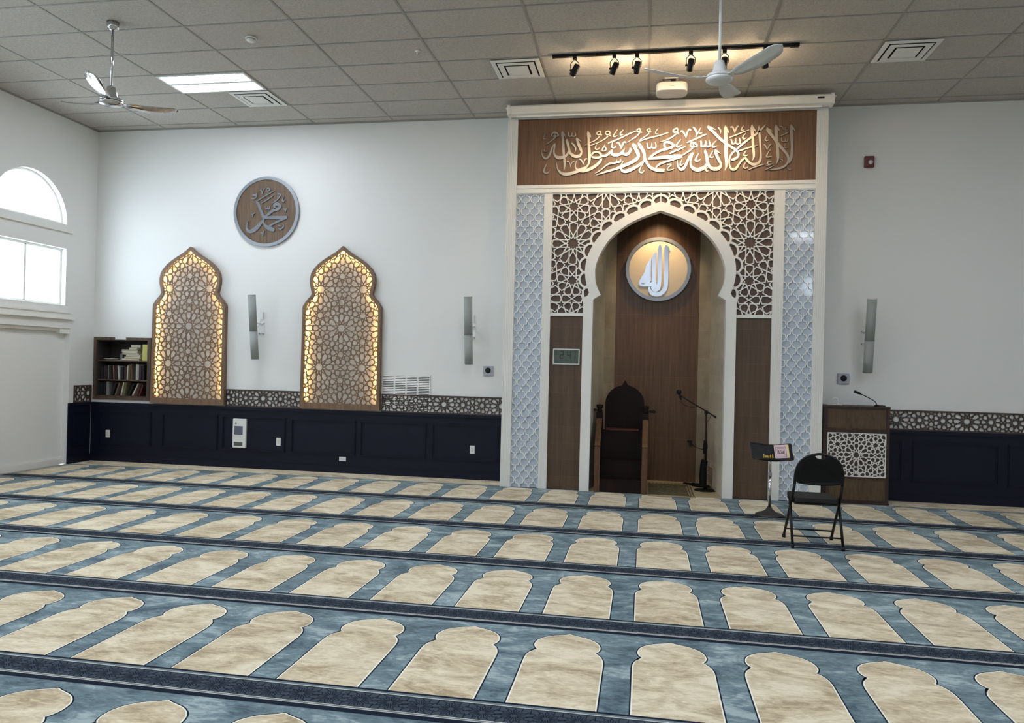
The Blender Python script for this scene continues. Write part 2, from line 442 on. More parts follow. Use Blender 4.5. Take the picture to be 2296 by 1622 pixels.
def strokes(mb, data, d0, d1, m=None):
    for st in data.split(';'):
        p = [tuple(int(k)/1000 for k in q.split(',')) for q in st.split(' ')]
        p = smooth_path(p, 5)
        Lp, Rp = [], []
        for i, (x, z, wd) in enumerate(p):
            a, b = p[max(i-1, 0)], p[min(i+1, len(p)-1)]; tx, tz = b[0]-a[0], b[1]-a[1]; l = math.hypot(tx, tz) or 1
            h = max(wd, 0.003)/2; Lp.append((x-tz/l*h, z+tx/l*h)); Rp.append((x+tz/l*h, z-tx/l*h))
        mb.ringprism(Lp, Rp, d0+random.random()*0.0012, d1, WALL, m, closed=False)


# ================================================================ the setting
TH = 0.25
def wall_cells(us, vs, holes, d0, d1, fm, mb, m):
    for i in range(len(us)-1):
        for j in range(len(vs)-1):
            uc, vc = (us[i]+us[i+1])/2, (vs[j]+vs[j+1])/2
            if any(h[0] < uc < h[1] and h[2] < vc < h[3] for h in holes): continue
            mb.prism(rect(us[i], us[i+1], vs[j], vs[j+1]), d0, d1, fm, m)
SHELF = (-8.398, -7.515, 1.005, 1.885)
NICHE = (CX-0.90, CX+0.90, 0.0, 4.02)
b = MB(); holes = [SHELF, NICHE]
us = sorted({XL-TH, XR+TH} | {h[0] for h in holes} | {h[1] for h in holes}); vs = sorted({0.0, H+0.05} | {h[2] for h in holes} | {h[3] for h in holes})
wall_cells(us, vs, holes, 0.0, 0.14, WALL, b, M['wall'])
struct(b.build('wall_back', fix=False))
# left wall with its arched daylight windows
b = MB(); holes = []
for y in WIN_Y:
    holes += [(y-WIN_R, y+WIN_R, 2.372, 3.215), (y-WIN_R, y+WIN_R, 3.576, 3.576+WIN_R), (y-0.78, y+0.78, 0.0, 2.035)]
us = sorted({YB-TH, 0.0} | {h[0] for h in holes} | {h[1] for h in holes}); vs = sorted({0.0, H+0.05, 2.035, 2.372, 3.215, 3.576, 3.576+WIN_R})
wall_cells(us, vs, holes, XL, XL-0.10, LEFT, b, M['wall'])
for y in WIN_Y:
    for s in (-1, 1):
        arc = [(y+s*WIN_R*math.cos(a*PI/2/14), 3.576+WIN_R*math.sin(a*PI/2/14)) for a in range(15)]
        b.prism(arc+[(y+s*WIN_R, 3.576+WIN_R)], XL, XL-0.10, LEFT, M['wall'])
    b.box(XL-0.16, XL-0.10, y-0.78, y+0.78, 0, 2.035, M['wall'])          # shallow recess under the window
    b.box(XL-0.10, XL-0.015, y+0.60, y+0.78, 1.955, 2.035, M['trim'])
    b.box(XL-0.10, XL-0.04, y-0.78, y+0.60, 1.99, 2.035, M['trim'])
struct(b.build('wall_left', fix=False))
b = MB(); b.box(XR, XR+TH, YB, 0, 0, H+0.05, M['wall']); struct(b.build('wall_right'))
b = MB(); holes = [(x-ww/2, x+ww/2, z, z+hh) for x, z, ww, hh in REAR_X]
us = sorted({XL-TH, XR+TH} | {h[0] for h in holes} | {h[1] for h in holes}); wall_cells(us, sorted({0, H+0.05} | {h[2] for h in holes} | {h[3] for h in holes}), holes, YB, YB-TH, WALL, b, M['wall'])
struct(b.build('wall_rear', fix=False))
for n, y in enumerate(WIN_Y, 1):
    b = MB(); x0, x1 = XL-0.115, XL-0.08; fw = 0.035; R = WIN_R
    b.ringprism(rect(y-R, y+R, 2.372, 3.215), rect(y-R+fw, y+R-fw, 2.372+fw, 3.215-fw), x1, x0, LEFT, M['white'])
    b.prism(rect(y-0.02, y+0.02, 2.40, 3.19), x1, x0, LEFT, M['white'])
    o = [(y+R*math.cos(a*PI/24), 3.576+R*math.sin(a*PI/24)) for a in range(25)]
    q = [(y+(R-fw)*math.cos(a*PI/24), 3.576+fw*(1-math.sin(a*PI/24))+(R-fw)*math.sin(a*PI/24)) for a in range(25)]
    b.ringprism(o, q, x1, x0, LEFT, M['white'])
    f = struct(b.build('window_%d' % n, fix=False))
    g = MB(); g.prism(rect(y-R+fw, y+R-fw, 2.372+fw, 3.215-fw), x0+0.018, x0+0.022, LEFT, M['glass'])
    g.prism(q, x0+0.018, x0+0.022, LEFT, M['glass']); g.build('pane', parent=f, fix=False)
    s = MB(); s.box(XL-0.10, XL+0.035, y-R-0.09, y+R+0.09, 3.455, 3.485, M['trim']); s.box(XL-0.10, XL+0.035, y-R-0.10, y+R+0.09, 2.255, 2.285, M['trim'])
    s.box(XL-0.05, XL+0.05, y-R-0.15, y+R+0.15, 2.165, 2.185, M['trim']); s.box(XL, XL+0.02, y-R-0.13, y+R+0.13, 2.185, 2.255, M['trim'])
    s.build('sill', parent=f)
for n, (x, z, ww, hh) in enumerate(REAR_X, 5):
    b = MB(); b.ringprism(rect(x-ww/2, x+ww/2, z, z+hh), rect(x-ww/2+0.04, x+ww/2-0.04, z+0.04, z+hh-0.04), YB-0.10, YB-0.15, WALL, M['white'])
    f = struct(b.build('window_%d' % n, fix=False)); g = MB(); g.prism(rect(x-ww/2+0.04, x+ww/2-0.04, z+0.04, z+hh-0.04), YB-0.128, YB-0.132, WALL, M['glass']); g.build('pane', parent=f, fix=False)
# ceiling: mineral tiles on a tee grid
b = MB(); b.box(XL-TH, XR+TH, YB-TH, 0.14, H+0.002, H+0.06, M['ceiling']); ce = struct(b.build('ceiling'))
b = MB(); GX, GY = -7.3066, 0.4307
for i in range(-1, 13):
    x = GX+1.2192*i
    if XL < x < XR: b.box(x-0.012, x+0.012, YB, 0, H-0.003, H+0.004, M['tbar'])
for j in range(1, 27):
    y = GY-0.6096*j
    if y > YB: b.box(XL, XR, y-0.012, y+0.012, H-0.0025, H+0.004, M['tbar'])
b.box(XL, XR, -0.022, 0, H-0.02, H+0.004, M['tbar']); b.box(XL, XL+0.022, YB, 0, H-0.02, H+0.004, M['tbar'])
b.build('tee_grid', parent=ce, fix=False)
# floor slab (its stone shows in the niche), then the fitted prayer carpet
b = MB(); b.box(XL-TH, XR+TH, YB-TH, 1.1, -0.12, -0.010, plain('floor_screed', (150, 140, 118), 0.6)); struct(b.build('floor'))

# ---------------------------------------------------------------- prayer carpet
cp = MB(); Z = 0.0; ZL = 0.0006
XA, XB = XL+0.016, XR-0.003
cp.box(XA, XB, YB+0.003, -0.528, -0.0095, Z, M['blue'])
for x0, x1 in ((-1.856, CX-0.985), (CX+0.985, 2.248)): cp.box(x0, x1, -0.528, -0.484, -0.0095, Z, M['blue'])
for x0, x1 in ((XA, -1.856), (2.248, XB)):
    cp.box(x0, x1, -0.528, -0.44, -0.0095, Z, M['blue']); cp.box(x0, x1, -0.44, -0.031, -0.0095, Z, M['cream'])
for x0, x1 in ((XA, -1.856), (2.248, XB)): cp.face([(x0, -0.452, ZL), (x1, -0.452, ZL), (x1, -0.438, ZL), (x0, -0.438, ZL)], M['line'])
half = [(0.2135, 0.0), (0.2135, 0.28), (0.2145, 0.52), (0.2140, 0.590), (0.207, 0.645), (0.188, 0.697), (0.159, 0.733), (0.176, 0.755), (0.187, 0.805), (0.177, 0.866), (0.150, 0.912), (0.108, 0.948), (0.062, 0.970), (0.028, 0.984), (0.0, 1.0)]
k_ = [i for i, q in enumerate(half) if q == (0.159, 0.733)][0]
half = half[:2]+smooth_path(half[2:k_+1], 3)[:-1]+smooth_path(half[k_:], 4)
full = half + [(-x, y) for x, y in half[-2::-1]]
def grow(p, e):
    out = []; n = len(p)
    for i in range(n):
        a, c = p[i-1], p[(i+1) % n]; 
        if i == 0: a = (p[0][0], -1)
        if i == n-1: c = (p[-1][0], -1)
        tx, ty = c[0]-a[0], c[1]-a[1]; l = math.hypot(tx, ty) or 1
        out.append((p[i][0]+ty/l*e, p[i][1]-tx/l*e))
    return out
lineP, whiteP = grow(full, 0.015), grow(full, 0.0075)
def put(poly, x, y, z, m): cp.face([(x+u, y+v, z) for u, v in poly], m)
ROW, Y1 = 1.33876, -1.48981
for k in range(10):
    yb = Y1-ROW*k
    for c in range(-15, 14):
        x = 0.225+0.60026*c
        if x-0.23 < XL or x+0.23 > XR: continue
        if k == 0 and -1.9 < x < 2.3: Q = lambda P: [(u, min(v, 0.955)) for u, v in P]
        else: Q = lambda P: P
        put(Q(lineP), x, yb, ZL, M['line']); put(Q(whiteP), x, yb, 2*ZL, M['wline']); put(Q(full), x, yb, 3*ZL, M['cream'])
    def strip(v0, v1, z, m): cp.face([(XA, yb-v1, z), (XB, yb-v1, z), (XB, yb-v0, z), (XA, yb-v0, z)], m)
    strip(-0.004, 0.262, 4*ZL, M['line']); strip(0.016, 0.044, 5*ZL, M['stripe']); strip(0.036, 0.040, 6*ZL, M['wline'])
    strip(0.050, 0.205, 5*ZL, M['band']); strip(0.205, 0.228, 5*ZL, M['stripe']); strip(0.206, 0.2095, 6*ZL, M['wline']); strip(0.222, 0.2255, 6*ZL, M['wline'])
    vis = max(3.0, min(8.4, 3.2+(6.9+yb)*1.0)); xr = min(4.9, 2.2+(6.9+yb)*0.5) if k < 7 else 0
    if k > 5: continue
    x = 0.225-0.1516*60; yc = yb-0.1275; seg = []
    while x < xr:
        if x > -vis-1.2:
            for q in range(12):
                a0, a1 = math.radians(30*q-9), math.radians(30*q+9); am = math.radians(30*q); aa = math.radians(30*q+15)
                for aq in (a0, a1): seg.append(((x+0.016*math.cos(am), yc+0.016*math.sin(am)), (x+0.055*math.cos(aq), yc+0.055*math.sin(aq))))
                seg.append(((x+0.055*math.cos(a0), yc+0.055*math.sin(a0)), (x+0.066*math.cos(am), yc+0.066*math.sin(am))))
                seg.append(((x+0.055*math.cos(a1), yc+0.055*math.sin(a1)), (x+0.066*math.cos(am), yc+0.066*math.sin(am))))
                seg.append(((x+0.066*math.cos(am), yc+0.066*math.sin(am)), (x+0.094*math.cos(am+0.10), yc+0.094*math.sin(am+0.10))))
            seg.append(((x+0.0758, yc-0.075), (x+0.0758, yc-0.03))); seg.append(((x+0.0758, yc+0.03), (x+0.0758, yc+0.075)))
        x += 0.1516
    seg = clip(seg, rect(-9, 8, yc-0.076, yc+0.076))
    cp.bars(seg, 0.0048, 6*ZL, 0, FLOOR, M['line'], 0.0, True)
tag(cp.build('prayer_carpet', fix=False), 'wall to wall blue marbled carpet with rows of cream prayer arches', 'carpet')

# ---------------------------------------------------------------- navy wainscot with moulded panels
def wainscot(mb, u0, u1, panels, fm, d, s):
    # d wall plane, s direction out of the wall
    D = lambda k: d+s*k
    mb.prism(rect(u0, u1, 0.0, 0.905), D(0.014), D(0.0), fm, M['navy'])
    mb.prism(rect(u0, u1, 0.872, 0.914), D(0.034), D(0.0), fm, M['navy'])
    mb.prism(rect(u0, u1, 0.0, 0.092), D(0.030), D(0.0), fm, M['navy']); mb.prism(rect(u0, u1, 0.092, 0.108), D(0.023), D(0.0), fm, M['navy'])
    for p0, p1 in panels:
        o = rect(p0, p1, 0.248, 0.782)
        ins = lambda e: rect(p0+e, p1-e, 0.248+e, 0.782-e)
        mb.ringprism(ins(0.0), ins(0.012), D(0.024), D(0.010), fm, M['navy'])
        mb.ringprism(ins(0.012), ins(0.026), D(0.032), D(0.010), fm, M['navy'])
        mb.ringprism(ins(0.026), ins(0.042), D(0.021), D(0.010), fm, M['navy'])
b = MB(); wainscot(b, XL, -1.85, [(-8.32, -7.42), (-7.24, -6.30), (-6.24, -5.20), (-5.12, -4.10), (-4.04, -3.03), (-2.96, -1.97)], WALL, 0.0, -1)
struct(b.build('trim_1', fix=False))
b = MB(); wainscot(b, 2.245, XR, [(2.32, 3.345), (3.455, 4.48), (4.58, 5.60), (5.70, 6.72)], WALL, 0.0, -1)
struct(b.build('trim_2', fix=False))
b = MB(); wainscot(b, -0.50, -0.036, [(-0.40, -0.12)], LEFT, XL, 1)
struct(b.build('trim_3', fix=False))
b = MB()
ys = [YB] + [v for y in sorted(WIN_Y) for v in (y-0.78, y+0.78)]
for y in WIN_Y: b.box(XL-0.10, XL-0.085, y-0.78, y+0.78, 0.0, 0.105, M['trim']); b.box(XL-0.10, XL-0.078, y-0.78, y+0.78, 0.0, 0.085, M['trim'])
for a, c in zip(ys[0::2], ys[1::2]): b.box(XL, XL+0.015, a, c, 0.0, 0.105, M['trim'])
struct(b.build('baseboard_left', fix=False))

# ---------------------------------------------------------------- pierced wood bands above the wainscot
def band(name, u0, u1, ox, fm, d, s, label):
    t = MB(); D = lambda k: d+s*k; z0, z1 = 0.916, 1.178
    t.ringprism(rect(u0, u1, z0, z1), rect(u0+0.012, u1-0.012, z0+0.020, z1-0.020), D(0.022), D(0.002), fm, M['bandwood'])
    o = tag(t.build(name, fix=False), label, 'lattice panel', 'pierced wood bands above the wainscot')
    l = MB(); R = rect(u0+0.012, u1-0.012, z0+0.020, z1-0.020)
    l.bars(clip(girih(0.485, ox, 1.055, (u0, u1, z0, z1), 90), R), 0.0108, D(0.018), D(0.006), fm, M['bandwood']); l.build('lattice', parent=o, fix=False)
band('lattice_band', -6.185, -4.965, -5.582, WALL, 0.0, -1, 'dark pierced wood band between the two glowing arched screens')
band('lattice_band', -3.715, -1.855, -2.785, WALL, 0.0, -1, 'long dark pierced wood band under the wall grille, ending at the white niche surround')
band('lattice_band', 3.06, XR, 3.254, WALL, 0.0, -1, 'dark pierced wood band right of the lectern')
band('lattice_band', -0.393, -0.036, -0.10, LEFT, XL, 1, 'short dark pierced wood band on the side wall left of the bookcase')


# ================================================================ prayer niche surround
mh = thing('prayer_niche', (CX, -0.25, 0), 'tall white and brown prayer niche surround with horseshoe arch and star lattice', 'prayer niche')
YF = -0.47
def pilaster(mb, x0, x1, z0, z1, yb=0.0):
    n = max(3, int((x1-x0)/0.022)); p = [(x0, yb)]
    w_ = (x1-x0)/n
    for i in range(n):
        a = x0+i*w_; p += [(a, YF-0.012), (a+w_*0.72, YF-0.012), (a+w_*0.72, YF-0.0075), (a+w_, YF-0.0075)]
    p[-1] = (x1, YF-0.012); p += [(x1, yb)]
    mb.prism(p, z0, z1, lambda u, v, d: (u, v, d), M['trim'])
for a in ((-1.852, -1.716, 0, 4.97), (2.108, 2.244, 0, 4.97), (-1.336, -1.222, 0, 3.94, -0.38), (1.614, 1.744, 0, 3.94, -0.38)):
    b = MB(); pilaster(b, *a); b.build('fluted_pilaster', parent=mh, fix=False)
b = MB()
for z0, z1, y in ((3.94, 4.066, YF-0.004), (3.955, 3.985, YF-0.022), (4.02, 4.055, YF-0.016)): b.box(-1.716, 2.108, y, -0.40, z0, z1, M['trim'])
b.box(-1.716, 2.108, YF, -0.05, 4.958, 4.978, M['trim'])
b.box(-1.85, 2.24, -0.10, -0.02, 4.03, 4.95, M['trim'])
b.build('cornice', parent=mh, fix=False)
b = MB(); b.box(-1.85, 2.24, -0.473, -0.02, 4.972, 5.06, M['trim']); b.build('top_cap', parent=mh)
# glossy strips of lantern tiles
def lantern(x0, x1, name_lbl):
    t = MB(); t.box(x0, x1, YF+0.022, YF+0.04, 0.001, 3.94, M['glossback'])
    o = t.build('tile_panel', parent=mh, fix=False)
    w_, h_ = 0.126, 0.1645; xc = (x0+x1)/2-0.003; segs = []
    e = [(0.5, 0.0), (0.445, 0.035), (0.405, 0.11), (0.385, 0.215), (0.25, 0.25)]
    e = e+[(0.5-x, 0.5-z) for x, z in e[-2::-1]]
    for j in range(0, 26):
        for i in range(-3, 4):
            for (qx, qz) in ((i*w_, j*h_),):
                for sx in (1, -1):
                    for sz in (1, -1):
                        P = [(xc+qx+sx*a*w_, 0.014+qz+sz*c*h_) for a, c in e]
                        segs += list(zip(P, P[1:]))
    l = MB(); l.bars(clip(segs, rect(x0, x1, 0.004, 3.94)), 0.0105, YF+0.002, YF+0.024, WALL, M['gloss'], 0.0008)
    l.build('lantern_relief', parent=o, fix=False)
lantern(-1.716, -1.336, 'l'); lantern(1.744, 2.108, 'r')
# wood-look panels below the lattice
for x0, x1 in ((-1.222, CX-0.90), (CX+0.90, 1.614)):
    b = MB(); b.box(x0, x1, -0.44, -0.38, 0, 2.345, M['woodtile']); b.build('wood_panel', parent=mh)
# arch moulding
outerR = [(0.979, 0.0), (0.979, 2.552), (0.925, 2.580), (0.905, 2.622)] + smooth_path([(0.905, 2.622), (0.953, 2.79), (0.960, 2.974), (0.911, 3.163), (0.783, 3.374), (0.613, 3.526), (0.354, 3.672), (0.0, 3.814)], 5)[1:]
innerR = [(0.850, 0.0), (0.848, 2.530), (0.748, 2.592), (0.760, 2.612)] + smooth_path([(0.760, 2.612), (0.815, 2.74), (0.829, 2.85), (0.822, 2.974), (0.752, 3.164), (0.626, 3.348), (0.448, 3.497), (0.249, 3.602), (0.0, 3.692)], 5)[1:]
def resample(p, n):
    L = [0]
    for a, c in zip(p, p[1:]): L.append(L[-1]+math.hypot(c[0]-a[0], c[1]-a[1]))
    out = []
    for k in range(n):
        t = L[-1]*k/(n-1); i = 0
        while i < len(L)-2 and L[i+1] < t: i += 1
        f = (t-L[i])/max(1e-9, L[i+1]-L[i]); out.append((p[i][0]+(p[i+1][0]-p[i][0])*f, p[i][1]+(p[i+1][1]-p[i][1])*f))
    return out
NA = 34
O_ = outerR[:4]+resample(outerR[3:], NA)[1:]; I_ = innerR[:4]+resample(innerR[3:], NA)[1:]
OL = [(CX+x, z) for x, z in O_]+[(CX-x, z) for x, z in O_[-2::-1]]
IL = [(CX+x, z) for x, z in I_]+[(CX-x, z) for x, z in I_[-2::-1]]
b = MB(); b.ringprism(OL, IL, -0.515, -0.36, WALL, M['trim'], closed=False)
def offs(p, e): return [(CX+(x-CX)*(1-e/0.9), z-(e if z > 2.6 else 0)) for x, z in p]
b.ringprism(offs(IL, -0.018), IL, -0.522, -0.50, WALL, M['trim'], closed=False)
b.build('arch_moulding', parent=mh, fix=False)
# spandrels: wood back, star lattice, scalloped rings
b = MB()
for s in (1, -1):
    half_ = [(CX, 3.95), (CX+s*1.42, 3.95), (CX+s*1.42, 2.33), (CX+s*0.979, 2.33)] + [(CX+s*x, z) for x, z in O_ if z > 2.0]
    b.prism(half_, -0.44, -0.40, WALL, M['spandrel'])
b.build('spandrel_panel', parent=mh, fix=False)
lat = MB(); ring = MB()
for s in (1, -1):
    poly = [(CX, 3.945), (CX+1.419, 3.945), (CX+1.419, 2.345), (CX+0.979, 2.345)] + [(CX+x, z) for x, z in O_[1:]]
    arc = [(x, z) for x, z in O_[3:]]
    cs = resample(arc, 10); r_out = 0.124
    circ = [(CX+x*0.975, z-0.005, r_out) for x, z in cs[:-1]]+[(CX, 3.80, r_out)]
    sg = clip(girih(0.85, CX+1.134, 3.28, (CX, CX+1.42, 2.3, 3.96)), poly, [(q[0], q[1], q[2]-0.012) for q in circ])
    rs = []
    for (qx, qz, r) in circ:
        pts = [(qx+(r-0.016)*math.cos(k*PI/24), qz+(r-0.016)*math.sin(k*PI/24)) for k in range(49)]
        rs += list(zip(pts, pts[1:]))
    rs = clip(rs, poly)
    mir = lambda S: [((2*CX-a[0], a[1]), (2*CX-c[0], c[1])) for a, c in S]
    if s < 0: sg, rs = mir(sg), mir(rs)
    lat.bars(sg, 0.0135, -0.466, -0.440, WALL, M['trim']); lat.bars(rs, 0.027, -0.470, -0.440, WALL, M['trim'], 0.0004)
    x0, x1 = (CX+0.979, CX+1.419) if s > 0 else (CX-1.419, CX-0.979)
    lat.box(x0, x1, -0.472, -0.44, 2.312, 2.352, M['trim'])
lat.box(CX-0.006, CX+0.006, -0.466, -0.44, 3.80, 3.945, M['trim'])
lat.build('star_lattice', parent=mh, fix=False)
# inside of the niche
def vwall(mb, pts, z0, z1, m, th=0.03):
    for (a, c) in zip(pts, pts[1:]): mb.face([(a[0], a[1], z0), (c[0], c[1], z0), (c[0], c[1], z1), (a[0], a[1], z1)], m)
for s in (-1, 1):
    b = MB(); vwall(b, [(CX+s*0.855, -0.362), (CX+s*0.745, 0.50)], -0.01, 4.0, M['stone']); b.face([(CX+s*0.90, -0.362, -0.01), (CX+s*0.855, -0.362, -0.01), (CX+s*0.855, -0.362, 4.0), (CX+s*0.90, -0.362, 4.0)], M['stone'])
    b.build('stone_wall', parent=mh, fix=False)
    b = MB(); vwall(b, [(CX+s*0.745, 0.50), (CX+s*0.60, 0.765)], -0.01, 4.0, M['stone2']); b.build('stone_facet', parent=mh, fix=False)
b = MB(); b.box(CX-0.60, CX+0.60, 0.765, 0.80, -0.01, 4.0, M['nichewood']); b.build('niche_back', parent=mh)
b = MB(); b.box(CX-0.9, CX+0.9, -0.36, 0.80, 4.0, 4.03, M['trim']); b.build('niche_ceiling', parent=mh)
b = MB(); b.box(CX-0.852, CX+0.852, -0.527, 0.80, -0.0095, -0.001, plain('niche_floor_tile', (176, 162, 128), 0.5)); b.build('niche_floor', parent=mh)
# enclosing back of the niche, so no daylight leaks in
b = MB(); b.box(CX-1.0, CX-0.9, 0.14, 1.0, -0.01, 4.1, M['wall']); b.box(CX+0.9, CX+1.0, 0.14, 1.0, -0.01, 4.1, M['wall'])
b.box(CX-1.0, CX+1.0, 0.9, 1.0, -0.01, 4.1, M['wall']); b.box(CX-1.0, CX+1.0, 0.14, 1.0, 4.03, 4.1, M['wall'])
b.box(SHELF[0]-0.06, SHELF[1]+0.06, 0.36, 0.42, 0.9, 2.0, M['wall'])
b.box(SHELF[0]-0.06, SHELF[0]-0.03, 0.1, 0.42, 0.9, 2.0, M['wall']); b.box(SHELF[1]+0.03, SHELF[1]+0.06, 0.1, 0.42, 0.9, 2.0, M['wall'])
struct(b.build('wall_niche', fix=False))
# downlight hidden behind the arch head
l = bpy.data.lights.new('niche_downlight', 'SPOT'); l.energy = 40; l.color = (1.0, 0.72, 0.42); l.spot_size = 1.5; l.spot_blend = 0.8; l.shadow_soft_size = 0.05
o = bpy.data.objects.new('niche_downlight', l); COL.objects.link(o); o.location = (CX+0.005, 0.34, 3.92)
o.rotation_euler = (Vector((CX, 0.75, 3.0))-o.location).to_track_quat('-Z', 'Y').to_euler()
b = MB(); b.lathe([(0.075, 0.0), (0.075, -0.012), (0.055, -0.014)], (CX+0.005, 0.34, 4.0), M['trim'], 20); dl = tag(b.build('downlight'), 'round recessed downlight in the niche ceiling above the disc', 'light')

